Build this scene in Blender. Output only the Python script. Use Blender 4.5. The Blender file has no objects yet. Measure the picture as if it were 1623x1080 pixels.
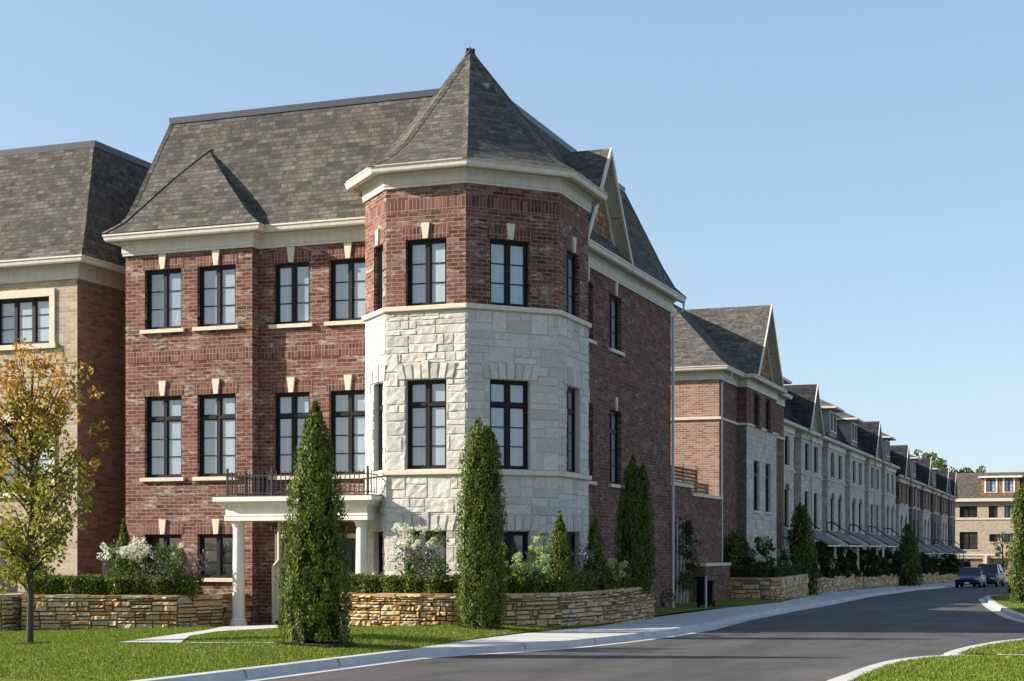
import bpy, bmesh, math, random
import numpy as np
from mathutils import Vector, Matrix
random.seed(7); rng = np.random.default_rng(7)
R = math.radians
# ------------------------------------------------------------------ camera, sky, sun, exposure
EYE = 1.7                     # height of the lens; heights in this file are first measured from it
YAW = 0.354; CT, ST = math.cos(YAW), math.sin(YAW)
scn = bpy.context.scene
cam = bpy.data.objects.new('camera', bpy.data.cameras.new('camera'))
scn.collection.objects.link(cam); scn.camera = cam
cam.location = (0, 0, EYE); cam.rotation_euler = (R(90), 0, YAW)
cam.data.sensor_width = 36; cam.data.lens = 36*2500/1623; cam.data.shift_y = 330/1623
cam.data.clip_end = 6000; cam.data.clip_start = .5
SUN_EL = R(25.5); SX, SY = -.935, -.355
world = bpy.data.worlds.new('World'); scn.world = world; world.use_nodes = True
wn = world.node_tree.nodes; bg = wn['Background']; sky = wn.new('ShaderNodeTexSky')
sky.sky_type = 'NISHITA'; sky.sun_disc = False; sky.sun_elevation = SUN_EL; sky.sun_rotation = math.atan2(SX, SY)
sky.altitude = 0; sky.air_density = .6; sky.dust_density = 1.0; sky.ozone_density = 1.5
wl = world.node_tree.links; sc_ = wn.new('ShaderNodeSeparateColor'); ml = wn.new('ShaderNodeCombineColor'); wl.new(sky.outputs[0], sc_.inputs[0])
for k_, (pw, gn) in enumerate(((.60, 1.15), (.52, 1.325), (.38, 1.66))):      # soften the sky's range, channel by channel
    p_ = wn.new('ShaderNodeMath'); p_.operation = 'POWER'; p_.inputs[1].default_value = pw; wl.new(sc_.outputs[k_], p_.inputs[0])
    q_ = wn.new('ShaderNodeMath'); q_.operation = 'MULTIPLY'; q_.inputs[1].default_value = gn; wl.new(p_.outputs[0], q_.inputs[0]); wl.new(q_.outputs[0], ml.inputs[k_])
world.node_tree.links.new(ml.outputs[0], bg.inputs[0]); bg.inputs[1].default_value = .15
sun = bpy.data.objects.new('sun', bpy.data.lights.new('sun', 'SUN')); scn.collection.objects.link(sun)
sun.data.energy = 5.0; sun.data.angle = R(.53); sun.data.color = (1, .91, .78)
sun.rotation_euler = Vector((SX*math.cos(SUN_EL), SY*math.cos(SUN_EL), math.sin(SUN_EL))).to_track_quat('Z', 'Y').to_euler()
scn.view_settings.view_transform = 'Standard'; scn.view_settings.look = 'None'
scn.view_settings.exposure = 1.08; scn.view_settings.gamma = 1

# ------------------------------------------------------------------ object helpers
C = scn.collection
def tag(o, label=None, cat=None, group=None, kind=None):
    if label: o['label'] = label
    if cat: o['category'] = cat
    if group: o['group'] = group
    if kind: o['kind'] = kind
    return o
def empty(name, loc=(0, 0, 0), rz=0, label=None, cat=None, group=None):
    o = bpy.data.objects.new(name, None); C.objects.link(o); o.location = loc; o.rotation_euler = (0, 0, rz)
    return tag(o, label, cat, group)
class Fr:                       # a facade frame: s along the wall (left to right seen from outside), d outward, z up
    def __init__(f, A, B):
        f.o = Vector((A[0], A[1], 0)); d = Vector((B[0]-A[0], B[1]-A[1], 0)); f.len = d.length; f.t = d.normalized()
        f.n = Vector((f.t.y, -f.t.x, 0))
    def P(f, s, d, z): return f.o + f.t*s + f.n*d + Vector((0, 0, z))
class MB:
    def __init__(m): m.v = []; m.f = []; m.uv = []
    def face(m, pts, uv=None):
        pts = [Vector(p) for p in pts]; i = len(m.v); m.v += pts; m.f.append(list(range(i, i+len(pts))))
        if uv is None:
            n = Vector((0, 0, 0))
            for k in range(len(pts)): n += pts[k].cross(pts[(k+1) % len(pts)])
            n = (n.normalized() if n.length > 1e-12 else Vector((0, 0, 1)))
            if abs(n.z) > .97: uv = [(p.x, p.y) for p in pts]
            else:
                t = Vector((0, 0, 1)).cross(n).normalized(); w = n.cross(t)
                uv = [(p.dot(t), p.dot(w)) for p in pts]
        m.uv += uv
    def hexa(m, c):               # 8 corners: bottom 0-3 ccw from above, top 4-7
        for q in ((3, 2, 1, 0), (4, 5, 6, 7), (0, 1, 5, 4), (1, 2, 6, 5), (2, 3, 7, 6), (3, 0, 4, 7)): m.face([c[k] for k in q])
    def box(m, x0, x1, y0, y1, z0, z1):
        m.hexa([(x0, y0, z0), (x1, y0, z0), (x1, y1, z0), (x0, y1, z0), (x0, y0, z1), (x1, y0, z1), (x1, y1, z1), (x0, y1, z1)])
    def fbox(m, fr, s0, s1, d0, d1, z0, z1):
        P = fr.P; m.hexa([P(s0, d1, z0), P(s1, d1, z0), P(s1, d0, z0), P(s0, d0, z0), P(s0, d1, z1), P(s1, d1, z1), P(s1, d0, z1), P(s0, d0, z1)])
    def prism(m, poly, z0, z1):   # poly ccw; z may be functions
        g0 = z0 if callable(z0) else (lambda x, y: z0); g1 = z1 if callable(z1) else (lambda x, y: z1)
        b = [(x, y, g0(x, y)) for x, y in poly]; t = [(x, y, g1(x, y)) for x, y in poly]; n = len(poly)
        m.face(t); m.face(b[::-1])
        for i in range(n): j = (i+1) % n; m.face([b[i], b[j], t[j], t[i]])
    def lathe(m, x, y, prof, seg=16):
        rings = [[Vector((x+r*math.cos(2*math.pi*k/seg), y+r*math.sin(2*math.pi*k/seg), z)) for k in range(seg)] for r, z in prof]
        for a, b in zip(rings, rings[1:]):
            for k in range(seg): j = (k+1) % seg; m.face([a[k], a[j], b[j], b[k]])
        m.face(rings[0][::-1]); m.face(rings[-1])
    def tube(m, pts, r, seg=8):
        pts = [Vector(p) for p in pts]; n = len(pts); rr = r if isinstance(r, (list, tuple)) else [r]*n; rings = []
        for i in range(n):
            d = (pts[min(i+1, n-1)]-pts[max(i-1, 0)]).normalized()
            a = d.cross(Vector((0, 0, 1)) if abs(d.z) < .9 else Vector((1, 0, 0))).normalized(); b = d.cross(a)
            rings.append([pts[i]+(a*math.cos(2*math.pi*k/seg)+b*math.sin(2*math.pi*k/seg))*rr[i] for k in range(seg)])
        for a, b in zip(rings, rings[1:]):
            for k in range(seg): j = (k+1) % seg; m.face([a[k], a[j], b[j], b[k]])
        m.face(rings[0]); m.face(rings[-1][::-1])
    def build(m, name, mat, parent=None, smooth=False, lift=EYE):
        me = bpy.data.meshes.new(name)
        vs = [(p.x, p.y, p.z+lift) for p in m.v]
        me.from_pydata(vs, [], m.f); me.materials.append(mat)
        ul = me.uv_layers.new(name='UVMap'); ul.data.foreach_set('uv', np.array(m.uv, dtype=np.float32).ravel())
        if smooth: me.polygons.foreach_set('use_smooth', [True]*len(me.polygons))
        o = bpy.data.objects.new(name, me); C.objects.link(o)
        if parent:
            o.parent = parent
            if lift: o.matrix_parent_inverse = world_of(parent).inverted()
        return o
def world_of(p):
    M = Matrix.Identity(4); q = p
    while q is not None:
        M = Matrix.Translation(q.location) @ q.rotation_euler.to_matrix().to_4x4() @ M
        if q.parent: M = q.matrix_parent_inverse @ M
        q = q.parent
    return M
def merge(o, d=1e-4, recalc=True):
    bm = bmesh.new(); bm.from_mesh(o.data); bmesh.ops.remove_doubles(bm, verts=bm.verts, dist=d)
    if recalc: bmesh.ops.recalc_face_normals(bm, faces=bm.faces)
    bm.to_mesh(o.data); bm.free(); return o
def np_mesh(name, verts, nper, mat, parent=None):   # verts (n*nper,3) world coordinates, one polygon per nper verts
    n = len(verts)//nper; me = bpy.data.meshes.new(name)
    me.vertices.add(len(verts)); me.vertices.foreach_set('co', np.asarray(verts, dtype=np.float32).ravel())
    me.loops.add(len(verts)); me.loops.foreach_set('vertex_index', np.arange(len(verts), dtype=np.int32))
    me.polygons.add(n); me.polygons.foreach_set('loop_start', np.arange(n, dtype=np.int32)*nper)
    me.update(calc_edges=True); me.materials.append(mat)
    o = bpy.data.objects.new(name, me); C.objects.link(o)
    if parent: o.parent = parent
    return o
def copy_tree(o, parent=None):
    c = o.copy(); C.objects.link(c); c.parent = parent
    for ch in list(o.children): copy_tree(ch, c)
    return c

# ------------------------------------------------------------------ materials
def mat(name, color=(.5, .5, .5), rough=.8, spec=.3, metal=0):
    m = bpy.data.materials.new(name); m.use_nodes = True; b = m.node_tree.nodes['Principled BSDF']
    b.inputs['Base Color'].default_value = (*color, 1); b.inputs['Roughness'].default_value = rough
    b.inputs['Specular IOR Level'].default_value = spec; b.inputs['Metallic'].default_value = metal
    return m
class G:                        # node shorthand
    def __init__(g, m): g.m = m; g.t = m.node_tree; g.b = g.t.nodes['Principled BSDF']
    def n(g, ty, **kw):
        x = g.t.nodes.new('ShaderNode'+ty)
        for k, v in kw.items():
            if k.startswith('i_'): x.inputs[k[2:].replace('_', ' ')].default_value = v
            else: setattr(x, k, v)
        return x
    def l(g, a, b): g.t.links.new(a, b)
    def ramp(g, fac, stops, interp='LINEAR'):
        x = g.n('ValToRGB'); x.color_ramp.interpolation = interp; e = x.color_ramp.elements
        while len(e) < len(stops): e.new(.5)
        for i, (p, c) in enumerate(stops): e[i].position = p; e[i].color = (*c, 1) if len(c) == 3 else c
        g.l(fac, x.inputs[0]); return x.outputs[0]
    def mix(g, fac, a, b, mode='MIX'):
        x = g.n('MixRGB', blend_type=mode)
        for s, v in ((0, fac), (1, a), (2, b)):
            if hasattr(v, 'links'): g.l(v, x.inputs[s])
            elif isinstance(v, (int, float)): x.inputs[s].default_value = v if s == 0 else (v, v, v, 1)
            else: x.inputs[s].default_value = (*v, 1)
        return x.outputs[0]
    def noise(g, vec, scale, detail=4, rough=.6):
        x = g.n('TexNoise'); x.inputs['Scale'].default_value = scale; x.inputs['Detail'].default_value = detail
        x.inputs['Roughness'].default_value = rough
        if vec is not None: g.l(vec, x.inputs['Vector'])
        return x.outputs['Fac']
    def obj(g): return g.n('TexCoord').outputs['Object']
    def uv(g): return g.n('TexCoord').outputs['UV']
    def mapv(g, vec, scale=(1, 1, 1), rot=(0, 0, 0), loc=(0, 0, 0)):
        x = g.n('Mapping'); x.inputs['Scale'].default_value = scale; x.inputs['Rotation'].default_value = rot; x.inputs['Location'].default_value = loc
        g.l(vec, x.inputs['Vector']); return x.outputs[0]
    def bump(g, h, strength=.5, dist=.01, prev=None):
        x = g.n('Bump'); x.inputs['Strength'].default_value = strength; x.inputs['Distance'].default_value = dist
        g.l(h, x.inputs['Height']); g.l(x.outputs[0], g.b.inputs['Normal'])
        if prev: g.l(prev, x.inputs['Normal'])
        return x.outputs[0]
def brick_mat(name, tones, mortar, bw=.25, rh=.084, mo=.014, patches=0.0, patchcol=(.50, .46, .42), rot=False, dark=.74):
    m = mat(name, rough=.88, spec=.2); g = G(m); uv = g.uv()
    if rot: uv = g.mapv(uv, rot=(0, 0, R(90)))
    b = g.n('TexBrick'); b.offset = .5 if not rot else 0
    b.inputs['Color1'].default_value = (0, 0, 0, 1); b.inputs['Color2'].default_value = (1, 1, 1, 1); b.inputs['Mortar'].default_value = (.5, .5, .5, 1)
    b.inputs['Scale'].default_value = 1; b.inputs['Mortar Size'].default_value = mo*.5; b.inputs['Mortar Smooth'].default_value = .3
    b.inputs['Brick Width'].default_value = bw; b.inputs['Row Height'].default_value = rh; g.l(uv, b.inputs['Vector'])
    col = g.ramp(b.outputs['Color'], tones)
    big = g.noise(g.uv(), 1.1, 3); col = g.mix(g.ramp(big, [(.35, (0, 0, 0)), (.7, (1, 1, 1))]), col, g.mix(1, col, (dark, dark, dark), 'MULTIPLY'))
    fine = g.noise(g.uv(), 30, 3); col = g.mix(.55, col, g.ramp(fine, [(.25, (.45, .45, .45)), (.75, (1.35, 1.35, 1.35))]), 'MULTIPLY')
    col = g.mix(b.outputs['Fac'], col, mortar)
    if patches:
        p = g.noise(g.mapv(g.uv(), scale=(.9, 2.6, 1)), 1.3, 5, .7)
        q = g.noise(g.mapv(g.uv(), scale=(3, 11, 1)), 1.5, 3, .7)
        f = g.mix(1, g.ramp(p, [(.50, (0, 0, 0)), (.60, (1, 1, 1))]), g.ramp(q, [(.46, (0, 0, 0)), (.58, (patches,)*3)]), 'MULTIPLY')
        col = g.mix(f, col, patchcol)
    g.l(col, g.b.inputs['Base Color'])
    h = g.mix(.25, g.ramp(b.outputs['Fac'], [(0, (1, 1, 1)), (1, (0, 0, 0))]), fine)
    g.bump(h, .8, .012); return m
RED = [(0, (.085, .034, .028)), (.15, (.135, .05, .038)), (.45, (.165, .064, .046)), (.8, (.22, .09, .063)), (.95, (.225, .11, .085)), (1, (.24, .155, .13))]
M = {}
M['brick'] = brick_mat('red_brown_brick', RED, (.29, .225, .185), patches=.6)
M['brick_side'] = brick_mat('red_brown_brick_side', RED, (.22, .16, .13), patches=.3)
M['soldier'] = brick_mat('soldier_brick', RED, (.29, .225, .185), bw=.26, rh=.084, rot=True)
M['buff'] = brick_mat('buff_brick', [(0, (.36, .28, .20)), (.5, (.46, .37, .27)), (1, (.54, .45, .34))], (.50, .43, .34), dark=.88)
M['brown'] = brick_mat('brown_brick', [(0, (.20, .125, .088)), (.5, (.28, .18, .13)), (1, (.35, .24, .175))], (.30, .22, .165), dark=.85)
M['orange'] = brick_mat('orange_brick', [(0, (.24, .12, .085)), (.5, (.32, .18, .13)), (1, (.40, .27, .21))], (.45, .37, .31), dark=.85)
M['greybrick'] = brick_mat('grey_brick', [(0, (.11, .09, .075)), (.5, (.16, .13, .11)), (1, (.21, .17, .14))], (.24, .22, .2), dark=.85)
M['greystone'] = brick_mat('pale_row_stone', [(0, (.46, .42, .355)), (.5, (.56, .515, .45)), (1, (.66, .61, .54))], (.38, .35, .3), bw=.42, rh=.2, dark=.9)
def shingle_mat(name, tones):
    m = mat(name, rough=.95, spec=.1); g = G(m)
    def br(bw, rh, off, fr):
        b = g.n('TexBrick'); b.offset = off; b.offset_frequency = fr
        b.inputs['Color1'].default_value = (0, 0, 0, 1); b.inputs['Color2'].default_value = (1, 1, 1, 1); b.inputs['Mortar'].default_value = (.3, .3, .3, 1)
        b.inputs['Scale'].default_value = 1; b.inputs['Mortar Size'].default_value = .007; b.inputs['Mortar Smooth'].default_value = .5
        b.inputs['Brick Width'].default_value = bw; b.inputs['Row Height'].default_value = rh; g.l(g.uv(), b.inputs['Vector']); return b
    a = br(.15, .108, .37, 2); c = br(.39, .108, .23, 3)
    v = g.mix(.5, a.outputs['Color'], c.outputs['Color']); col = g.ramp(v, tones)
    gr = g.noise(g.uv(), 38, 3); col = g.mix(.6, col, g.ramp(gr, [(.3, (.5, .5, .5)), (.7, (1.4, 1.4, 1.4))]), 'MULTIPLY')
    big = g.noise(g.uv(), .8, 4); col = g.mix(.5, col, g.ramp(big, [(.3, (.75, .75, .75)), (.7, (1.2, 1.2, 1.2))]), 'MULTIPLY')
    col = g.mix(g.ramp(a.outputs['Fac'], [(0, (0, 0, 0)), (1, (.4, .4, .4))]), col, (.045, .04, .035))
    g.l(col, g.b.inputs['Base Color'])
    g.bump(g.mix(.5, g.ramp(a.outputs['Fac'], [(0, (1, 1, 1)), (1, (0, 0, 0))]), a.outputs['Color']), .8, .012); return m
M['shingle'] = shingle_mat('weathered_shingle', [(.1, (.066, .061, .053)), (.4, (.092, .086, .075)), (.65, (.126, .117, .102)), (.95, (.17, .16, .14))])
M['shingle_dark'] = shingle_mat('dark_shingle', [(.1, (.018, .018, .022)), (.4, (.028, .028, .033)), (.65, (.042, .041, .045)), (.95, (.062, .06, .062))])
def noisy(name, c, amt=.15, scale=8, rough=.7, bump=0, spec=.3, bscale=60):
    m = mat(name, c, rough, spec); g = G(m); n = g.noise(g.obj(), scale, 5)
    g.l(g.ramp(n, [(.25, tuple(x*(1-amt) for x in c)), (.75, tuple(min(1, x*(1+amt)) for x in c))]), g.b.inputs['Base Color'])
    if bump: g.bump(g.noise(g.obj(), bscale, 3), bump, .01)
    return m
def streaky(name, c, rough=.55):
    m = mat(name, c, rough); g = G(m); n = g.noise(g.mapv(g.obj(), scale=(6, 6, .7)), 1.5, 5, .7); n2 = g.noise(g.obj(), 4, 4)
    col = g.mix(1, g.ramp(n, [(.35, tuple(x*.86 for x in c)), (.62, c)]), g.ramp(n2, [(.3, (.94, .93, .91)), (.7, (1.03, 1.03, 1.03))]), 'MULTIPLY'); g.l(col, g.b.inputs['Base Color']); return m
M['trim'] = streaky('cream_painted_trim', (.68, .62, .54))
M['frieze'] = streaky('grey_cream_frieze', (.62, .575, .53))
M['white'] = streaky('white_painted_wood', (.80, .75, .68))
M['cast'] = noisy('cast_limestone', (.64, .565, .45), .12, 9, .85, .3)
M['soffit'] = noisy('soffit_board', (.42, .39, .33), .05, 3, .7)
M['black'] = mat('black_window_frame', (.008, .008, .011), .5, .25)
M['iron'] = mat('dark_wrought_iron', (.02, .018, .018), .5, .4)
M['metalcap'] = mat('dark_metal_cap', (.05, .055, .075), .4, .5)
M['lightmetal'] = noisy('aluminium_downpipe', (.52, .5, .46), .06, 5, .4)
M['door'] = mat('navy_door', (.02, .022, .035), .35, .4)
M['dark'] = mat('dark_interior', (.02, .02, .022), .6, .2)
def glass_mat(name, base, var, rough=.03, spec=.9):
    m = mat(name, base, rough, spec); g = G(m)
    w = g.n('TexWave'); w.inputs['Scale'].default_value = 2.2; w.inputs['Distortion'].default_value = 1.5; w.inputs['Detail'].default_value = 1
    g.l(g.mapv(g.uv(), scale=(1, .02, 1)), w.inputs['Vector'])
    oi = g.n('ObjectInfo'); ofs = g.n('Vector' + 'Math', operation='SCALE'); ofs.inputs[0].default_value = (37, 11, 23); g.l(oi.outputs['Random'], ofs.inputs['Scale'])
    ad_ = g.n('VectorMath', operation='ADD'); g.l(g.obj(), ad_.inputs[0]); g.l(ofs.outputs[0], ad_.inputs[1])
    n = g.noise(g.mapv(ad_.outputs[0], scale=(1.3, 1.3, .3)), .9, 2)
    col = g.mix(g.ramp(n, [(.42, (0, 0, 0)), (.6, (.5, .5, .5))]), base, g.mix(w.outputs['Fac'], tuple(x*.8 for x in var), var))
    col = g.mix(1, col, g.ramp(oi.outputs['Random'], [(0, (.72, .74, .76)), (.5, (.95, .96, .97)), (1, (1.12, 1.1, 1.08))]), 'MULTIPLY')
    lo = g.noise(g.mapv(ad_.outputs[0], scale=(.8, .8, 1.5)), .55, 3); col = g.mix(g.ramp(lo, [(.55, (0, 0, 0)), (.72, (.45, .45, .45))]), col, tuple(x*.45 for x in base))
    g.l(col, g.b.inputs['Base Color'])
    b = g.bump(g.noise(g.obj(), 1.6, 1), .12, .05)
    g.b.inputs['Coat Weight'].default_value = .6; g.b.inputs['Coat Roughness'].default_value = .01; return m
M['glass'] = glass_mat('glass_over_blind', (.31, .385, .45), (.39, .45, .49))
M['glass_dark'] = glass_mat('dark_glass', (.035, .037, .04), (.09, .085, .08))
def stone_mat(name, stops, bump=.6, sc=14, stain=None):
    m = mat(name, rough=.9, spec=.15); g = G(m)
    r = g.n('NewGeometry').outputs['Random Per Island']
    col = g.ramp(r, stops); n = g.noise(g.obj(), sc, 6, .7)
    col = g.mix(.6, col, g.ramp(n, [(.25, (.65, .65, .65)), (.75, (1.25, 1.25, 1.25))]), 'MULTIPLY')
    if stain: col = g.mix(g.ramp(g.noise(g.obj(), 3.5, 4), [(.52, (0, 0, 0)), (.68, (.7, .7, .7))]), col, stain)
    g.l(col, g.b.inputs['Base Color']); g.bump(g.noise(g.obj(), sc*2.2, 6, .75), bump, .02); return m
M['ashlar'] = stone_mat('limestone_ashlar', [(0, (.48, .45, .40)), (.4, (.57, .54, .485)), (.75, (.63, .60, .54)), (1, (.54, .52, .485))], .6, 16)
M['drystone'] = stone_mat('tan_ledge_stone', [(0, (.28, .14, .055)), (.2, (.50, .30, .13)), (.45, (.62, .45, .24)), (.7, (.68, .54, .34)), (.85, (.44, .37, .28)), (1, (.56, .32, .13))], .8, 13, stain=(.46, .25, .11))
M['mortar'] = mat('pale_joint', (.50, .47, .42), .95, .1)
M['earthjoint'] = mat('dark_earth_joint', (.10, .075, .05), .95, .1)
def leaf_mat(name, stops, trans=.35, rough=.6, spec=.25):
    m = mat(name, rough=rough, spec=spec); g = G(m)
    col = g.ramp(g.n('NewGeometry').outputs['Random Per Island'], stops)
    col = g.mix(.5, col, g.ramp(g.noise(g.obj(), 2.5, 3), [(.3, (.7, .7, .7)), (.7, (1.3, 1.3, 1.3))]), 'MULTIPLY')
    g.l(col, g.b.inputs['Base Color'])
    t = g.n('BsdfTranslucent'); g.l(col, t.inputs['Color']); mx = g.n('MixShader'); mx.inputs[0].default_value = trans
    out = g.t.nodes['Material Output']; g.l(g.b.outputs[0], mx.inputs[1]); g.l(t.outputs[0], mx.inputs[2]); g.l(mx.outputs[0], out.inputs[0]); return m
M['cedar'] = leaf_mat('cedar_foliage', [(0, (.03, .052, .008)), (.4, (.075, .114, .013)), (.8, (.148, .195, .022)), (.95, (.215, .25, .04)), (1, (.22, .15, .07))], .2)
M['shade_core'] = mat('foliage_inner_shade', (.022, .03, .010), .95, .02)  # shade between the leaves, put into the colour of the solid cores
M['hedge'] = leaf_mat('boxwood_foliage', [(0, (.05, .08, .012)), (.5, (.11, .15, .02)), (1, (.2, .25, .04))], .25)
M['shrub'] = leaf_mat('shrub_foliage', [(0, (.03, .06, .015)), (.5, (.07, .12, .025)), (1, (.15, .22, .05))], .3)
M['darkshrub'] = leaf_mat('dark_street_foliage', [(0, (.02, .035, .012)), (.5, (.045, .07, .02)), (1, (.08, .12, .03))], .2)
M['sage'] = leaf_mat('grey_sage_foliage', [(0, (.06, .06, .055)), (.5, (.14, .13, .13)), (1, (.27, .27, .26))], .2)
M['lime'] = leaf_mat('lime_flower', [(0, (.30, .40, .12)), (.6, (.45, .55, .2)), (1, (.55, .62, .3))], .3)
M['bloom'] = leaf_mat('white_flower', [(0, (.55, .58, .42)), (.6, (.72, .73, .6)), (1, (.8, .8, .7))], .3)
M['grassblade'] = leaf_mat('grass_blade', [(0, (.085, .14, .018)), (.45, (.145, .205, .028)), (.9, (.22, .265, .05)), (1, (.34, .30, .12))], .25, .8, .05)
M['tree_green'] = leaf_mat('far_tree_foliage', [(0, (.05, .09, .02)), (.5, (.11, .17, .03)), (1, (.2, .26, .07))], .3)
m = mat('autumn_maple_foliage', rough=.6, spec=.2); g = G(m)
rr = g.n('NewGeometry').outputs['Random Per Island']
sp = g.n('SeparateXYZ'); g.l(g.obj(), sp.inputs[0])
ad = g.n('Math', operation='MULTIPLY_ADD'); g.l(sp.outputs['Z'], ad.inputs[0]); ad.inputs[1].default_value = .125; g.l(g.noise(g.obj(), 2.2, 4, .75), ad.inputs[2])
hf = g.ramp(ad.outputs[0], [(.84, (0, 0, 0)), (1.05, (.95, .95, .95))])
cg = g.ramp(rr, [(0, (.13, .15, .018)), (.5, (.27, .27, .035)), (1, (.46, .40, .08))]); co = g.ramp(rr, [(0, (.36, .15, .03)), (.5, (.52, .28, .06)), (1, (.58, .40, .10))])
col = g.mix(hf, cg, co); g.l(col, g.b.inputs['Base Color']); t = g.n('BsdfTranslucent'); g.l(col, t.inputs['Color']); mx = g.n('MixShader'); mx.inputs[0].default_value = .4
g.l(g.b.outputs[0], mx.inputs[1]); g.l(t.outputs[0], mx.inputs[2]); g.l(mx.outputs[0], g.t.nodes['Material Output'].inputs[0]); M['maple'] = m
M['bark'] = noisy('dark_bark', (.07, .055, .045), .3, 30, .95, .5)
m = mat('asphalt', rough=.85, spec=.25); g = G(m); o_ = g.obj()
c1 = g.ramp(g.noise(o_, .5, 6, .7), [(.3, (.058, .056, .054)), (.7, (.098, .093, .088))]); c2 = g.ramp(g.noise(o_, 160, 2), [(.3, (.6, .6, .6)), (.7, (1.4, 1.4, 1.4))])
c3 = g.ramp(g.noise(g.mapv(o_, scale=(1, .12, 1)), 1.4, 4), [(.38, (.82, .82, .82)), (.65, (1.2, 1.18, 1.16))])
g.l(g.mix(1, g.mix(.8, c1, c2, 'MULTIPLY'), c3, 'MULTIPLY'), g.b.inputs['Base Color']); g.bump(g.noise(o_, 140, 2), .35, .01)
vo = g.n('TexVoronoi', feature='DISTANCE_TO_EDGE'); vo.inputs['Scale'].default_value = .16; ws = g.n('TexNoise'); ws.inputs['Scale'].default_value = .9; ws.inputs['Detail'].default_value = 5; g.l(o_, ws.inputs['Vector'])
vv_ = g.mix(.55, o_, ws.outputs['Color'], 'ADD'); g.l(vv_, vo.inputs['Vector'])
crk = g.ramp(vo.outputs['Distance'], [(0, (1, 1, 1)), (.0035, (0, 0, 0))]); spots = g.ramp(g.noise(o_, 1.1, 6, .8), [(.64, (0, 0, 0)), (.72, (.35, .35, .35))])
base = g.b.inputs['Base Color'].links[0].from_socket
b2 = g.mix(g.mix(1, crk, g.ramp(g.noise(o_, .25, 2), [(.48, (0, 0, 0)), (.6, (.6, .6, .6))]), 'MULTIPLY'), base, (.03, .03, .03)); b2 = g.mix(spots, b2, (.05, .048, .046)); g.l(b2, g.b.inputs['Base Color']); M['asphalt'] = m
m = mat('pale_concrete', rough=.85, spec=.2); g = G(m); o_ = g.obj()
c1 = g.ramp(g.noise(o_, 1.2, 6), [(.3, (.42, .41, .39)), (.7, (.54, .53, .50))]); c2 = g.ramp(g.noise(o_, 90, 2), [(.3, (.85, .85, .85)), (.7, (1.12, 1.12, 1.12))])
g.l(g.mix(1, c1, c2, 'MULTIPLY'), g.b.inputs['Base Color']); g.bump(g.noise(o_, 80, 2), .2, .01); M['concrete'] = m
m = mat('lawn_turf', rough=.95, spec=.05); g = G(m); o_ = g.obj()
c1 = g.ramp(g.noise(o_, 1.0, 5), [(.3, (.11, .145, .018)), (.7, (.17, .205, .03))]); c2 = g.ramp(g.noise(o_, 60, 3), [(.3, (.5, .5, .5)), (.7, (1.4, 1.4, 1.4))])
g.l(g.mix(.8, c1, c2, 'MULTIPLY'), g.b.inputs['Base Color']); g.bump(g.noise(o_, 70, 3), .8, .03); M['turf'] = m
M['soil'] = noisy('dark_mulch', (.045, .03, .02), .4, 30, .95, .8)
M['cedarshake'] = brick_mat('cedar_shake', [(0, (.26, .12, .055)), (.5, (.40, .21, .10)), (1, (.50, .30, .16))], (.07, .04, .025), bw=.19, rh=.17, mo=.02)
M['greyshake'] = brick_mat('grey_shake', [(0, (.36, .34, .30)), (.5, (.44, .42, .37)), (1, (.52, .49, .44))], (.2, .19, .17), bw=.19, rh=.17, mo=.02)
M['canopy'] = brick_mat('ribbed_canopy', [(0, (.20, .19, .175)), (1, (.27, .25, .23))], (.11, .10, .10), bw=9, rh=.22, mo=.07)
M['deckwood'] = brick_mat('deck_fence_board', [(0, (.20, .13, .07)), (.5, (.27, .18, .1)), (1, (.33, .23, .13))], (.07, .05, .03), bw=2.5, rh=.15, mo=.02)

# ------------------------------------------------------------------ ground: heights measured from the lens
def road_z(x, y): return -1.62-.0125*(y-25)
def interp(t, pts):
    if t <= pts[0][0]: return pts[0][1]
    for (a, p), (b, q) in zip(pts, pts[1:]):
        if t <= b: return p+(q-p)*(t-a)/(b-a)
    return pts[-1][1]
KERB = [(3, -8.92), (20.6, -8.92), (21.6, -8.7), (22.7, -8.2), (24.5, -7.8), (26.6, -7.58), (29.5, -7.46), (33, -7.55), (39, -8.08), (48, -8.55), (57, -8.85), (75, -9.75), (99, -10.15), (112, -9.7), (130, -9.1), (178, -8.6)]
EDGE = [(3, -9.32), (21.3, -9.4), (24, -9.68), (27, -9.8), (31, -9.55), (37, -10.05), (46, -10.45), (56, -10.5), (63, -11.2), (77, -12.5), (80, -12.9), (105, -13), (130, -12.5), (178, -12)]
def lawn_h(x, y):
    f = interp(x, [(-40, -.6), (-11, .19), (-9.4, .1)])
    return interp(y, [(40, f), (50, .12)])
def lawn_z(x, y): return road_z(x, y)+lawn_h(x, y)
def lawn_at(px, py):            # world point of a spot on the lawn traced from the photograph
    a = (px-811.5)/2500; b = (py-870)/2500; D = 25.
    for _ in range(60):
        x = a*D*CT-D*ST; y = a*D*ST+D*CT; D = .5*D+.5*(-lawn_z(x, y)/b)
    return x, y, lawn_z(x, y)
mb = MB(); mb.face([(-900, -60, road_z(0, -60)-.12), (900, -60, road_z(0, -60)-.12), (900, 2500, road_z(0, 2500)-.12), (-900, 2500, road_z(0, 2500)-.12)])
M['earth'] = noisy('dry_earth', (.11, .105, .09), .2, .3, .95)
tag(mb.build('ground', M['earth']), kind='structure')
def vs_between(a, b, step):
    n = max(1, int((b-a)/step)); return [a+(b-a)*i/n for i in range(n+1)]
def strip(mb, fl, fr_, va, vb, zf, step=1.):     # a sheet between two lines u=fl(v), u=fr(v)
    vv = vs_between(va, vb, step)
    for a, b in zip(vv, vv[1:]):
        q = [(fl(a), a), (fr_(a), a), (fr_(b), b), (fl(b), b)]; mb.face([(x, y, zf(x, y)) for x, y in q])
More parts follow.
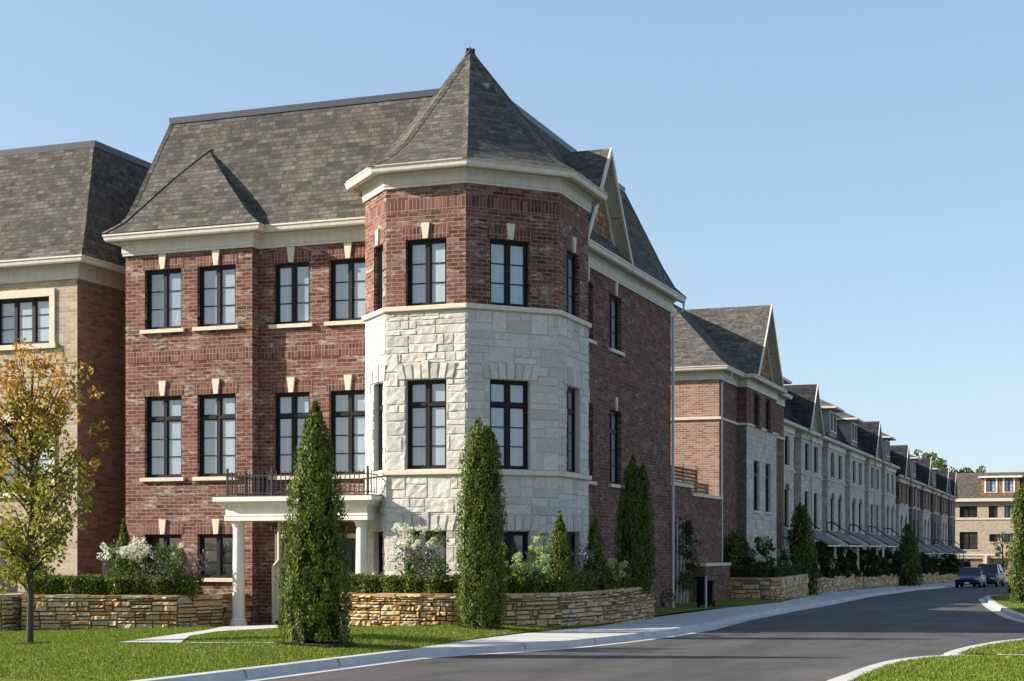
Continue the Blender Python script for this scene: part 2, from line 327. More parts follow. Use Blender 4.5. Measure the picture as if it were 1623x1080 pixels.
mb = MB(); strip(mb, lambda v: -13., lambda v: 34., -20, 178.2, road_z, 12)
tag(mb.build('road', M['asphalt']), kind='structure')
mb = MB()
cols = [-46, -30, -22, -17, -14, -12.5, -11]
for (va, vb) in ((3, 46.3), (49.8, 178.2)):
    vv = vs_between(va, vb, .8)
    for a, b in zip(vv, vv[1:]):
        for i in range(len(cols)):
            def u(i, v): return min(cols[i], interp(v, EDGE)-.3*(len(cols)-i)/7) if i < len(cols) else interp(v, EDGE)
            q = [(u(i, a), a), (u(i+1, a), a), (u(i+1, b), b), (u(i, b), b)]; mb.face([(x, y, lawn_z(x, y)) for x, y in q])
    for v0, s in ((va, 1), (vb, -1)):
        us = [min(c, interp(v0, EDGE)) for c in cols]+[interp(v0, EDGE)]
        for a, b in zip(us, us[1:]): mb.face([(a, v0, lawn_z(a, v0)), (a, v0, lawn_z(a, v0)-.5), (b, v0, lawn_z(b, v0)-.5), (b, v0, lawn_z(b, v0))])
tag(mb.build('lawn', M['turf']), kind='structure')
mb = MB(); strip(mb, lambda v: -20., lambda v: interp(v, EDGE), 46.3, 49.8, lambda x, y: road_z(x, y)+.09, 1)
tag(mb.build('driveway', M['asphalt']), kind='structure')
# sidewalk and kerb beside the road
def kin(v): return interp(v, KERB)-.46
mb = MB(); strip(mb, lambda v: interp(v, EDGE), kin, 21.2, 178.2, lambda x, y: road_z(x, y)+.105, .7)
sw = tag(mb.build('sidewalk', M['concrete']), kind='structure')
mb = MB()
for v in np.arange(22.6, 178, 1.55):
    e, k = interp(v, EDGE)+.02, kin(v)-.02
    mb.face([(e, v, road_z(0, v)+.109), (k, v, road_z(0, v)+.109), (k, v+.018, road_z(0, v)+.109), (e, v+.018, road_z(0, v)+.109)])
for v in np.arange(4, 150, 2.4):
    pr_ = [(-.26, .016), (-.286, .097), (-.306, .116), (-.46, .118)]
    for (o1, h1), (o2, h2) in zip(pr_, pr_[1:]):
        K_ = lambda vv, o, h: (interp(vv, KERB)+o+.004, vv, road_z(0, vv)+h)
        mb.face([K_(v, o1, h1), K_(v+.02, o1, h1), K_(v+.02, o2, h2), K_(v, o2, h2)])
M['joint'] = mat('concrete_joint', (.16, .155, .145), .9, .1)
tag(mb.build('sidewalk_joints', M['joint']), kind='structure')
def kerb_mesh(mb, line, va, vb, side=1, step=.6):        # pan, face and top; side=1: land on the -x side
    prof = [(0, .004), (-.26, .012), (-.29, .095), (-.31, .112), (-.46, .114), (-.47, .02)]
    vv = vs_between(va, vb, step)
    for a, b in zip(vv, vv[1:]):
        for (o1, h1), (o2, h2) in zip(prof, prof[1:]):
            P = lambda v, o, h: (line(v)+o*side, v, road_z(0, v)+h)
            q = [P(a, o1, h1), P(b, o1, h1), P(b, o2, h2), P(a, o2, h2)]; mb.face(q if side > 0 else q[::-1])
mb = MB(); kerb_mesh(mb, lambda v: interp(v, KERB), 3, 178)
tag(mb.build('kerb', M['concrete']), kind='structure')
def path_kerb(mb, pts, w=.17, h=.115):              # polyline kerb around the planted islands, land on the left of travel
    P = [Vector((x, y, 0)) for x, y in pts]; off = []
    for i in range(len(P)):
        d = (P[min(i+1, len(P)-1)]-P[max(i-1, 0)]).normalized(); off.append(Vector((-d.y, d.x, 0)))
    prof = [(-.24, .004), (0, .012), (.02, h-.01), (.04, h), (w+.02, h), (w+.03, .0)]
    for i in range(len(P)-1):
        for (o1, h1), (o2, h2) in zip(prof, prof[1:]):
            f = lambda k, o, hh: (lambda p: (p.x, p.y, road_z(p.x, p.y)+hh))(P[k]+off[k]*o)
            mb.face([f(i, o1, h1), f(i+1, o1, h1), f(i+1, o2, h2), f(i, o2, h2)])
def smooth_line(pts, it=2):
    for _ in range(it):
        q = [pts[0]]
        for a, b in zip(pts, pts[1:]): q += [(.75*a[0]+.25*b[0], .75*a[1]+.25*b[1]), (.25*a[0]+.75*b[0], .25*a[1]+.75*b[1])]
        pts = q+[pts[-1]]
    return pts
ISL1 = smooth_line([(-2.3, 5), (-2.62, 14), (-2.72, 18.6), (-2.6, 21.0), (-2.25, 22.4), (-1.6, 22.9)])
ISL2 = smooth_line([(-1.9, 22.6), (-2.06, 23.0), (-2.02, 24.2), (-1.85, 25.8), (-1.5, 27.9), (-.9, 29.5), (1, 30.6), (8, 31)])
ISL3 = smooth_line([(9, 36.0), (2, 36.6), (-1.0, 38.5), (-2.1, 44.3), (-3.05, 54), (-3.5, 58.5), (-4.1, 66), (-4.75, 74), (-3.9, 77.5), (-1, 78.5)])
def island(name, line, close, step_kerb=True):
    mb = MB(); path_kerb(mb, [(x-.2, y) for x, y in line[::-1]], .22); tag(mb.build('island_kerb', M['concrete']), kind='structure')
    poly = line+close; mb = MB(); bm = bmesh.new()
    vs = [bm.verts.new((x, y, road_z(x, y)+.105+EYE)) for x, y in poly]; f = bm.faces.new(vs); bmesh.ops.triangulate(bm, faces=[f]); bmesh.ops.recalc_face_normals(bm, faces=bm.faces)
    for f in bm.faces:
        if f.normal.z < 0: f.normal_flip()
    me = bpy.data.meshes.new(name); bm.to_mesh(me); bm.free(); me.materials.append(M['turf'])
    o = bpy.data.objects.new(name, me); C.objects.link(o); return tag(o, kind='structure')
island('grass_verge', [(x+.21, y) for x, y in ISL1], [(12, 23.15), (12, 5)])
island('grass_verge', [(x+.21, y-.04) for x, y in ISL2], [(12, 31), (12, 23.6), (-1.7, 23.3)])
island('grass_verge', [(x+.21, y) for x, y in ISL3], [(3, 79), (14, 79), (14, 36)])
mb = MB(); mb.face([(x, y, road_z(x, y)+.11) for x, y in ((-1.3, 23.1), (12, 23.1), (12, 23.45), (-1.3, 23.3))])
tag(mb.build('sidewalk', M['concrete']), kind='structure')
# path to the porch
PATH = [lawn_at(*p)[:2] for p in ((189, 1020), (286, 1021), (300, 1010), (345, 1002.5), (442, 997), (442, 992), (352, 995), (330, 1000))]
def sheet(name, poly, zf, material, dz=.012, kind='structure'):
    bm = bmesh.new(); vs = [bm.verts.new((x, y, 0)) for x, y in poly]; f = bm.faces.new(vs); bmesh.ops.triangulate(bm, faces=[f])
    bmesh.ops.subdivide_edges(bm, edges=bm.edges, cuts=3, use_grid_fill=True)
    for v in bm.verts: v.co.z = zf(v.co.x, v.co.y)+dz+EYE
    bm.normal_update()
    for f in bm.faces:
        if f.normal.z < 0: f.normal_flip()
    me = bpy.data.meshes.new(name); bm.to_mesh(me); bm.free(); me.materials.append(material)
    o = bpy.data.objects.new(name, me); C.objects.link(o); return tag(o, kind=kind)
sheet('path', PATH, lawn_z, M['concrete'], .02)
a, b = lawn_at(286, 1021)[:2], lawn_at(470, 1022.5)[:2]
sheet('sidewalk', [(a[0], a[1]), (b[0], b[1]), (b[0]-.05, b[1]+.28), (a[0]-.05, a[1]+.28)], lawn_z, M['concrete'], .014)
a = lawn_at(190, 1021)[:2]

# ------------------------------------------------------------------ building helpers
def panel(mb, fr, s0, s1, z0, z1, holes=(), depth=.13, off=0.):    # a wall face with recessed openings
    hs = [h for h in holes]
    S = sorted({s0, s1, *[min(max(x, s0), s1) for h in hs for x in h[:2]]}); Z = sorted({z0, z1, *[min(max(x, z0), z1) for h in hs for x in h[2:4]]})
    for a, b in zip(S, S[1:]):
        for c, d in zip(Z, Z[1:]):
            ms, mz = (a+b)/2, (c+d)/2
            if any(h[0] < ms < h[1] and h[2] < mz < h[3] for h in hs): continue
            P = fr.P; mb.face([P(a, off, c), P(b, off, c), P(b, off, d), P(a, off, d)])
    for h in hs:
        a, b, c, d = h[:4]; P = fr.P; e = off-depth
        mb.face([P(a, off, c), P(a, off, d), P(a, e, d), P(a, e, c)]); mb.face([P(b, off, d), P(b, off, c), P(b, e, c), P(b, e, d)])
        mb.face([P(a, off, d), P(b, off, d), P(b, e, d), P(a, e, d)]); mb.face([P(b, off, c), P(a, off, c), P(a, e, c), P(b, e, c)])
def window(parent, fr, s0, s1, z0, z1, kind='3', glass='glass', rec=.10, off=0., sill=True, key=True, sillmat='cast', soldier=True, lean=False, keytop=.33):
    F = MB(); w = .055; d0, d1 = off-rec-.06, off-rec; top, bot, a, b = z1-.003, z0+.003, s0+.003, s1-.003
    F.fbox(fr, a, a+w, d0, d1, bot, top); F.fbox(fr, b-w, b, d0, d1, bot, top)
    F.fbox(fr, a+w, b-w, d0, d1, top-w, top); F.fbox(fr, a+w, b-w, d0, d1, bot, bot+w*.9)
    lites = []
    nc = 2 if 'n' not in kind else 1
    if '3c' in kind: nc = 3
    tz = None; zz = (bot+w*.9, top-w)
    if 't' in kind: tz = top-w-(top-bot)*.245
    mw = .075; xs = []; inner = (b-w)-(a+w); cw = (inner-(nc-1)*mw)/nc
    for c in range(nc):
        x0 = a+w+c*(cw+mw); xs.append((x0, x0+cw))
        if c < nc-1: F.fbox(fr, x0+cw, x0+cw+mw, d0, d1-.004, zz[0], zz[1])
    if tz: [F.fbox(fr, x0, x1, d0, d1+.006, tz-.035, tz+.035) for x0, x1 in xs]
    st = .028
    for x0, x1 in xs:
        secs = [(zz[0], tz-.035, 3), (tz+.035, zz[1], 1)] if tz else [(zz[0], zz[1], 3 if 'g' not in kind else 1)]
        for c0, c1, rows in secs:
            F.fbox(fr, x0, x0+st, d0, d1-.018, c0, c1); F.fbox(fr, x1-st, x1, d0, d1-.018, c0, c1)
            F.fbox(fr, x0+st, x1-st, d0, d1-.018, c1-st, c1); F.fbox(fr, x0+st, x1-st, d0, d1-.018, c0, c0+st)
            for r in range(1, rows):
                zc = c0+st+(c1-c0-2*st)*r/rows; F.fbox(fr, x0+st, x1-st, d0, d1-.028, zc-.011, zc+.011)
    fo = F.build('window', M['black'], parent)
    G_ = MB(); P = fr.P
    for x0, x1 in xs: G_.face([P(x0+st*.5, d0+.012, zz[0]), P(x1-st*.5, d0+.012, zz[0]), P(x1-st*.5, d0+.012, zz[1]), P(x0+st*.5, d0+.012, zz[1])])
    G_.build('pane', M[glass], fo)
    if sill:
        S_ = MB(); S_.fbox(fr, s0-.09, s1+.09, off-.09, off+.075, z0-.085, z0-.001)
        S_.build('sill', M[sillmat], fo)
    if key:
        K = MB(); c = (s0+s1)/2; kz = z1+keytop; e = off+.045
        b0 = [P(c-.055, off-.02, z1+.002), P(c+.055, off-.02, z1+.002), P(c+.095, off-.02, kz), P(c-.095, off-.02, kz)]
        f0 = [p+fr.n*.065 for p in b0]; K.face(f0); K.face(b0[::-1])
        for i in range(4): j = (i+1) % 4; K.face([b0[i], b0[j], f0[j], f0[i]])
        K.build('keystone', M[sillmat], fo)
    if soldier:
        c = (s0+s1)/2
        for q0, q1 in ((s0-.06, c-.098), (c+.098, s1+.06)): L = MB(); L.fbox(fr, q0, q1, off-.02, off+.006, z1+.001, z1+.235); L.build('lintel', M['soldier'], fo)
    return fo
def rect_sub(r, holes):          # rectangle minus holes -> rectangles
    out = [r]
    for h in holes:
        nxt = []
        for a, b, c, d in out:
            if h[1] <= a or h[0] >= b or h[3] <= c or h[2] >= d: nxt.append((a, b, c, d)); continue
            if a < h[0]: nxt.append((a, h[0], c, d))
            if b > h[1]: nxt.append((h[1], b, c, d))
            m0, m1 = max(a, h[0]), min(b, h[1])
            if c < h[2]: nxt.append((m0, m1, c, h[2]))
            if d > h[3]: nxt.append((m0, m1, h[3], d))
        out = nxt
    return [q for q in out if q[1]-q[0] > .03 and q[3]-q[2] > .03]
def stone_block(mb, P, a, b, c, d, proud, rough, j=.005, cell=.09):
    a += j; b -= j; c += j; d -= j
    if b-a < .02 or d-c < .02: return
    nx = max(1, min(6, int((b-a)/cell))); nz = max(1, min(4, int((d-c)/cell))); bev = min(.014, (b-a)*.2, (d-c)*.2)
    xs = [a, a+bev]+[a+bev+(b-a-2*bev)*i/nx for i in range(1, nx)]+[b-bev, b]; zs = [c, c+bev]+[c+bev+(d-c-2*bev)*i/nz for i in range(1, nz)]+[d-bev, d]
    tilt = random.uniform(-1, 1)*rough*.5; g_ = {}
    for i, x in enumerate(xs):
        for k, z in enumerate(zs):
            edge = i in (0, len(xs)-1) or k in (0, len(zs)-1)
            dd = -.01 if edge else proud+random.uniform(-1, 1)*rough*.5+tilt*((x-a)/(b-a)-.5)
            jj = 0 if edge else .004
            g_[i, k] = (x+random.uniform(-jj, jj), dd, z+random.uniform(-jj, jj))
    idx = {}
    for key, (x, dd, z) in g_.items(): idx[key] = len(mb.v); mb.v.append(Vector(P(x, dd, z)))
    for i in range(len(xs)-1):
        for k in range(len(zs)-1):
            q = [(i, k), (i+1, k), (i+1, k+1), (i, k+1)]; mb.f.append([idx[t] for t in q]); mb.uv += [(g_[t][0], g_[t][2]) for t in q]
def ashlar(mb, P, s0, s1, z0, z1, holes, rough=.016, proud=.015):
    z = z0
    while z < z1-.05:
        H = min(random.choice((.30, .34, .38)), z1-z)
        if z1-z-H < .12: H = z1-z
        x = s0
        while x < s1-.02:
            W = random.uniform(.3, .72)
            if s1-x-W < .18: W = s1-x
            r = random.random()
            if r < .3: cells = [(x, x+W, z, z+H)]
            elif r < .75: k = random.choice((.38, .5, .62)); cells = [(x, x+W, z, z+H*k), (x, x+W, z+H*k, z+H)]
            else:
                k = random.choice((.4, .5, .6)); q = random.uniform(.35, .65); cells = [(x, x+W, z, z+H*k), (x, x+W*q, z+H*k, z+H), (x+W*q, x+W, z+H*k, z+H)]
            for cc in cells:
                for q in rect_sub(cc, holes): stone_block(mb, P, *q, proud*random.uniform(.5, 1.2), rough)
            x += W
        z += H
def offset_poly(pts, d):          # open polyline, positive d = to the right of travel (outside)
    V = [Vector((x, y)) for x, y in pts]; out = []
    for i in range(len(V)):
        ns = []
        if i > 0: t = (V[i]-V[i-1]).normalized(); ns.append(Vector((t.y, -t.x)))
        if i < len(V)-1: t = (V[i+1]-V[i]).normalized(); ns.append(Vector((t.y, -t.x)))
        if len(ns) == 1: n = ns[0]; out.append(V[i]+n*d)
        else: n = (ns[0]+ns[1]).normalized(); out.append(V[i]+n*(d/max(.3, n.dot(ns[0]))))
    return [(p.x, p.y) for p in out]
def sweep(mb, pts, prof, cap=True):   # prof list of (offset, z) going round; pts open polyline, outside on the right
    rings = []
    for o, z in prof: rings.append([Vector((x, y, z)) for x, y in offset_poly(pts, o)])
    n = len(prof)
    for k in range(n):
        a, b = rings[k], rings[(k+1) % n]
        for i in range(len(pts)-1): mb.face([a[i], a[i+1], b[i+1], b[i]])
    if cap:
        mb.face([r[0] for r in rings]); mb.face([r[-1] for r in rings][::-1])
def gutter_prof(z, ov): return [(ov-.13, z), (ov-.03, z), (ov-.012, z+.03), (ov+.0, z+.10), (ov+.02, z+.115), (ov+.02, z+.15), (ov-.13, z+.15)]
def mansard(mb, eave, deck, z0, z1, prof, cap_mat=None, closed=True):
    n = len(eave); rings = []
    for zf, kf in prof: rings.append([Vector((eave[i][0]+(deck[i][0]-eave[i][0])*kf, eave[i][1]+(deck[i][1]-eave[i][1])*kf, z0+(z1-z0)*zf)) for i in range(n)])
    for a, b in zip(rings, rings[1:]):
        for i in range(n if closed else n-1): j = (i+1) % n; mb.face([a[i], a[j], b[j], b[i]])
    if closed: mb.face(rings[-1])
    return rings
def ridge_caps(mb, rings, i, w=.13, lift=.02):
    for a, b in zip(rings, rings[1:]):
        p, q = a[i], b[i]; n = len(a); l0, l1 = (a[i-1]-p).normalized()*w, (b[i-1]-q); l1 = (l1.normalized()*w if l1.length > 1e-3 else l0)
        r0 = (a[(i+1) % n]-p).normalized()*w; r1 = (b[(i+1) % n]-q); r1 = (r1.normalized()*w if r1.length > 1e-3 else r0)
        out = Vector((0, 0, lift)); o2 = -(l0+r0).normalized()*lift
        mb.face([p+out+o2, q+out+o2, q+l1+out*.4+o2*.4, p+l0+out*.4+o2*.4]); mb.face([q+out+o2, p+out+o2, p+r0+out*.4+o2*.4, q+r1+out*.4+o2*.4])
def gable(parent, fr, sc, hw, z0, z1, run_back, d_face=0., over=.32, shake='cedarshake', roofmat='shingle', flare=0., trim='trim'):
    # cross gable standing on the eave: triangle wall in frame fr, ridge running back by run_back
    P = fr.P; W = MB(); W.face([P(sc-hw+.1, d_face, z0), P(sc+hw-.1, d_face, z0), P(sc, d_face, z1-.3)])
    gw = W.build('gable', M[shake], parent)
    k = MB(); f = d_face+over; th = .1
    L = [(sc-hw, z0), (sc-hw*.52, z0+(z1-z0)*.46), (sc, z1)]
    for sgn in (1, -1):
        pts = [(sc+(s-sc)*sgn, z) for s, z in L]
        for (a, za), (b, zb) in zip(pts, pts[1:]):
            k.face([P(a, f, za), P(b, f, zb), P(b, -run_back, zb), P(a, -run_back, za)][::(1 if sgn > 0 else -1)])
    k.build('gable_roof', M[roofmat], parent)
    s = MB()      # soffit and rake boards
    for sgn in (1, -1):
        pts = [(sc+(q-sc)*sgn, z) for q, z in L]
        for (a, za), (b, zb) in zip(pts, pts[1:]):
            s.face([P(a, f-.01, za-.10), P(b, f-.01, zb-.12), P(b, d_face-.05, zb-.12), P(a, d_face-.05, za-.10)])
    s.build('soffit', M['soffit'], parent)
    r = MB()
    for sgn in (1, -1):
        pts = [(sc+(q-sc)*sgn, z) for q, z in L]
        for (a, za), (b, zb) in zip(pts, pts[1:]):
            for (d1, d0, up, dn, sh) in ((f+.02, f-.03, .015, .13, 0), (d_face+.04, d_face-.02, -.12, .32, 0)):
                lo = [P(a, d1, za-dn), P(b, d1, zb-dn*1.25), P(b, d1, zb+up), P(a, d1, za+up)]
                hi = [p-fr.n*(d1-d0) for p in lo]; r.face(lo if sgn > 0 else lo[::-1]); r.face(hi)
                for i in range(4): j = (i+1) % 4; r.face([lo[i], lo[j], hi[j], hi[i]])
    r.build('rake_board', M[trim], parent)
    return gw

# ================================================================== MAIN HOUSE
GZ = -2.2
house = empty('brick_house', (-16, 37, EYE-1.7), 0, 'red brick corner house with a pale stone lower turret and pointed roof', 'house')
WL, WR, WF, WB = -21.05, -11.41, 31.42, 44.0
BAYV, BAYR = 31.15, -17.72
T_C, T_W1, T_W2, T_E1, T_E2 = (-12.08, 29.97), (-13.88, 29.97), (-14.8, 30.9), (-10.6, 31.5), (-10.6, 33.6)
T_W3, T_E3 = (-14.8, 33.4), (-12.0, 35.0)
Z_FR, Z_S3, Z_T3, Z_T2, Z_S2, Z_TG, Z_SG = 6.76, 5.03, 6.41, 3.50, 1.63, .33, -.66
wall = MB(); win = []
fL = Fr((WL, BAYV), (BAYR, BAYV)); s_ = lambda fr, x: x-fr.o.x
def solve_s(fr, px):            # where along the wall a vertical traced at px in the photograph stands
    a = (px-811.5)/2500; o, t = fr.o, fr.t
    # (o+t s) . (CT,ST) = a * (o+t s).(-ST,CT)
    X0, D0 = o.x*CT+o.y*ST, -o.x*ST+o.y*CT; Xt, Dt = t.x*CT+t.y*ST, -t.x*ST+t.y*CT
    return (a*D0-X0)/(Xt-a*Dt)
hl = []
for x0, x1 in ((229.4, 287.6), (312.8, 373.5)):
    a, b = solve_s(fL, x0), solve_s(fL, x1); hl += [(a, b, Z_S3, Z_T3), (a, b, Z_S2, Z_T2), (a, b, Z_SG, Z_TG)]
panel(wall, fL, 0, fL.len, GZ, Z_FR+.3, hl)
for i, h in enumerate(hl): win.append((fL, *h, ('3', 't3', '3')[i % 3], i % 3))
fR = Fr((BAYR, BAYV), (BAYR, WF)); panel(wall, fR, 0, fR.len, GZ, Z_FR+.3)
fF = Fr((BAYR, WF), (-14.5, WF)); hf_ = []
for x0, x1 in ((433.6, 490.7), (521.5, 583.3)):
    a, b = solve_s(fF, x0), solve_s(fF, x1); hf_ += [(a, b, Z_S3, Z_T3), (a, b, Z_S2, Z_T2)]
for i, h in enumerate(hf_): win.append((fF, *h, ('3', 't3')[i % 2], i % 2))
DOOR = (solve_s(fF, 437), solve_s(fF, 437)+2.15, -1.62, .33)
panel(wall, fF, 0, fF.len, GZ, Z_FR+.3, hf_+[DOOR], .16)
fS = Fr((WR, 34.2), (WR, WB)); hs_ = []
for v0, v1 in ((35.55, 36.55), (37.93, 38.97)): hs_ += [(v0-34.2, v1-34.2, Z_S3, Z_T3), (v0-34.2, v1-34.2, Z_S2, Z_T2)]
sidew = MB(); panel(sidew, fS, 0, fS.len, GZ, Z_FR+.3, hs_)
wall_o = None
for A, B in (((WR, WB), (WL, WB)), ((WL, WB), (WL, BAYV))): f = Fr(A, B); panel(wall, f, 0, f.len, GZ, Z_FR+.3)
for i, h in enumerate(hs_): win.append((fS, *h, ('3', 't3')[i % 2], i % 2))
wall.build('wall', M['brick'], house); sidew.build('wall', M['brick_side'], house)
for fr, a, b, c, d, kd, lvl in win:
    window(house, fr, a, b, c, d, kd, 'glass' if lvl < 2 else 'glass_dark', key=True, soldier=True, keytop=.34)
# soldier band between the floors
sb = MB()
for fr, a, b in ((fL, .0, fL.len), (fR, .0, fR.len), (fF, .0, fF.len), (fS, 0, fS.len)): sb.fbox(fr, a+.002, b-.002, -.02, .008, 4.28, 4.53)
sb.build('brick_band', M['soldier'], house)
# turret
tw, tst, tb = MB(), MB(), MB(); stones = []; twin = []
TP = [T_W3, T_W2, T_W1, T_C, T_E1, T_E2, T_E3]
for k, (A, B) in enumerate(zip(TP, TP[1:])):
    fr = Fr(A, B); L = fr.len; ho = []
    if k in (1, 2, 3, 4):
        if k == 1: a, b = solve_s(fr, 592.5), solve_s(fr, 607.3)
        elif k == 2: a, b = solve_s(fr, 642.8), solve_s(fr, 707.6)
        elif k == 3: a, b = solve_s(fr, 776.6), solve_s(fr, 840.2)
        else: a, b = .55, 1.47
        ho = [(a, b, Z_S3+.0, Z_T3), (a, b, Z_S2+.02, Z_T2), (a, b, -.56, .36)]
        twin += [(fr, a, b, Z_S3, Z_T3, 'n3' if k == 1 else '3', 0), (fr, a, b, Z_S2+.02, Z_T2, 'nt3' if k == 1 else 't3', 1), (fr, a, b, -.56, .36, 'g' if k != 1 else 'ng', 2)]
    panel(tw, fr, 0, L, Z_S3-.02, 7.5, [h for h in ho if h[2] > 4])
    panel(tst, fr, 0, L, GZ, Z_S3-.1, [h for h in ho if h[2] < 4], .15)
    if 1 <= k <= 4 or k == 5:
        for z0, z1 in ((GZ+.3, Z_S2-.12), (Z_S2, Z_S3-.12)):
            hh = []
            for h in ho:
                if h[2] < 4 and z0 < h[3] < z1+.5: hh += [h, (h[0]-.16, h[1]+.16, h[3], h[3]+.34)]
            ashlar(tb, fr.P, 0, L, z0, z1, hh)
            for h in ho:           # fan of upright lintel stones
                if h[2] < 4 and z0 < h[3] < z1:
                    n = 7 if h[1]-h[0] > .8 else 5; w = (h[1]-h[0]+.32)/n
                    for q in range(n):
                        x0 = h[0]-.16+q*w; c = (q-(n-1)/2)*.012; mid = q == n//2
                        stone_block(tb, (lambda s, d, z, fr=fr, c=c, zz=h[3]: fr.P(s+c*(z-zz)/.3*2, d, z)), x0, x0+w, h[3], h[3]+(.34 if not mid else .40), .03+(.014 if mid else 0), .012)
tw.build('wall', M['brick'], house); tst.build('wall', M['mortar'], house); tb.build('stone_cladding', M['ashlar'], house)
for fr, a, b, c, d, kd, lvl in twin:
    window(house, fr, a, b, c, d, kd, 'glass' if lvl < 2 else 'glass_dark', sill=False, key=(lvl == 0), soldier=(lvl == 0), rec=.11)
lg = MB(); pr = lambda z: [(-.14, z-.10), (.065, z-.10), (.075, z-.085), (.075, z-.01), (.0655, z), (-.14, z)]
sweep(lg, TP[0:7], pr(Z_S3-.005)); lg.build('stone_ledge', M['cast'], house); lg = MB(); sweep(lg, TP[0:7], pr(Z_S2-.005)); lg.build('stone_ledge', M['cast'], house)
sb = MB()
for A, B in zip(TP[1:], TP[2:6]): f = Fr(A, B); sb.fbox(f, .0, f.len, -.02, .007, 6.98, 7.24)
sb.build('brick_band', M['soldier'], house)
# turret cornice, gutter, roof
cz = 7.49; fz = MB(); sweep(fz, TP, [(-.1, cz), (.05, cz), (.05, cz+.05), (.065, cz+.06), (.065, cz+.24), (.13, cz+.29), (-.1, cz+.29)]); fz.build('frieze', M['frieze'], house)
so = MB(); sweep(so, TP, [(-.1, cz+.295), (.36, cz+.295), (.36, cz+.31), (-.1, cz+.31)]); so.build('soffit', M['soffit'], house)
gu = MB(); sweep(gu, TP, gutter_prof(cz+.27, .40)); gu.build('gutter', M['trim'], house)
APEX = (-13.0, 32.5); TPc = TP+[(-13.6, 35.0)]
ev = offset_poly([TPc[-1]]+TPc+[TPc[0]], .43)[1:-1]
tr = MB(); rings = mansard(tr, ev, [APEX]*len(ev), cz+.40, 11.08, [(0, 0), (.07, .14), (.21, .325), (.6, .67), (.94, .955), (1, .995)])
for i in range(len(ev)): ridge_caps(tr, rings, i, .11, .016)
tr.build('turret_roof', M['shingle'], house)
fin = MB(); fin.lathe(APEX[0], APEX[1], [(.14, 10.86), (.07, 11.0), (.01, 11.14)], 8); fin.build('roof_cap', M['metalcap'], house)
# main cornice
FP = [(WL, WB), (WL, BAYV), (BAYR, BAYV), (BAYR, WF), (-14.3, WF)]; SP = [(WR, 33.8), (WR, WB), (WL, WB)]
def prof_f(): return [(-.12, Z_FR), (.05, Z_FR), (.05, Z_FR+.05), (.065, Z_FR+.06), (.065, Z_FR+.25), (.13, Z_FR+.31), (-.12, Z_FR+.31)]
fz, so, gu = MB(), MB(), MB()
for pp in (FP, SP[:2]): sweep(fz, pp, prof_f()); sweep(so, pp, [(-.12, Z_FR+.315), (.33, Z_FR+.315), (.33, Z_FR+.33), (-.12, Z_FR+.33)]); sweep(gu, pp if pp is FP else [SP[0], (WR, WB+.33)], gutter_prof(Z_FR+.31, .36))
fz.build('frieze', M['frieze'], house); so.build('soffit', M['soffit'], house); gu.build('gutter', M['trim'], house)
# mansard roof
ov = .37; ez, dz = Z_FR+.455, 10.06
eav = [(WL-ov, WF-ov), (WR+ov, WF-ov), (WR+ov, WB+ov), (WL-ov, WB+ov)]; dk = [(-20.33, 32.0), (-12.4, 32.0), (-12.4, 42.5), (-20.33, 42.5)]
rf = MB(); PR = [(0, 0), (.09, .19), (.28, .385), (1, 1)]
rings = mansard(rf, eav, dk, ez, dz, PR); ridge_caps(rf, rings, 0, .1); ridge_caps(rf, rings, 2, .1); rf.build('roof', M['shingle'], house)
cp = MB(); sweep(cp, [dk[3], dk[0], dk[1], dk[2], dk[3]], [(-.25, dz-.03), (.05, dz-.09), (.06, dz+.05), (-.25, dz+.07)], False); cp.build('roof_cap', M['metalcap'], house)
# hipped bay roof rising from the left bay
bl, br_, bf = WL-ov, BAYR+ov, BAYV-ov
ap = Vector((-19.2, 31.745, 9.22)); bb = WF-ov+.1
rf = MB(); zz = lambda t: ez+.02+(ap.z-ez-.02)*t
def main_y(z):                    # front slope of the main roof at a height
    return interp((z-ez)/(dz-ez), [(a, eav[0][1]+(dk[0][1]-eav[0][1])*k) for a, k in PR])
apz = ap.z
def bp(side, t):
    z = zz(t); x = (bl if side < 0 else br_)+(ap.x-(bl if side < 0 else br_))*min(1, (t*.93+.07*min(1, t*8))); return Vector((x, main_y(z)-.30*(1-t**3)-.004, z))
lv = [0, .05, .12, .2, .35, .5, .65, .8, .92, 1]
for t0, t1 in zip(lv, lv[1:]):
    a0, b0, a1, b1 = bp(-1, t0), bp(1, t0), bp(-1, t1), bp(1, t1)
    rf.face([a0, b0, b1, a1])
    bk = lambda p: Vector((p.x+.03, main_y(p.z)+.03, p.z))
    rf.face([b0, bk(b0), bk(b1), b1]); ak = lambda p: Vector((p.x-.03, main_y(p.z)+.03, p.z)); rf.face([ak(a0), a0, a1, ak(a1)])
    cpq = Vector((-.02, -.012, .02)); rf.face([a0+cpq, a0+cpq+Vector((.12, -.002, .0)), a1+cpq+Vector((.12, -.002, 0)), a1+cpq])
rf.build('bay_roof', M['shingle'], house)
# side gable with cedar shakes
fG = Fr((WR, 34.2), (WR, WB)); gable(house, fG, 36.9-34.2, 1.97, ez-.02, 9.76, 1.15, d_face=-.02, over=.37)
mb = MB(); mb.box(-13.3, -12.3, 43.1, 43.35, 9.15, 9.27); mb.build('rear_eave', M['trim'], house)
# downpipes
mb = MB(); mb.tube([(WR+.33, WB+.2, Z_FR+.3), (WR+.33, WB+.2, Z_FR+.1), (WR+.06, WB+.03, Z_FR-.12), (WR+.06, WB+.02, -2.0)], .045); mb.build('downpipe', M['lightmetal'], house)
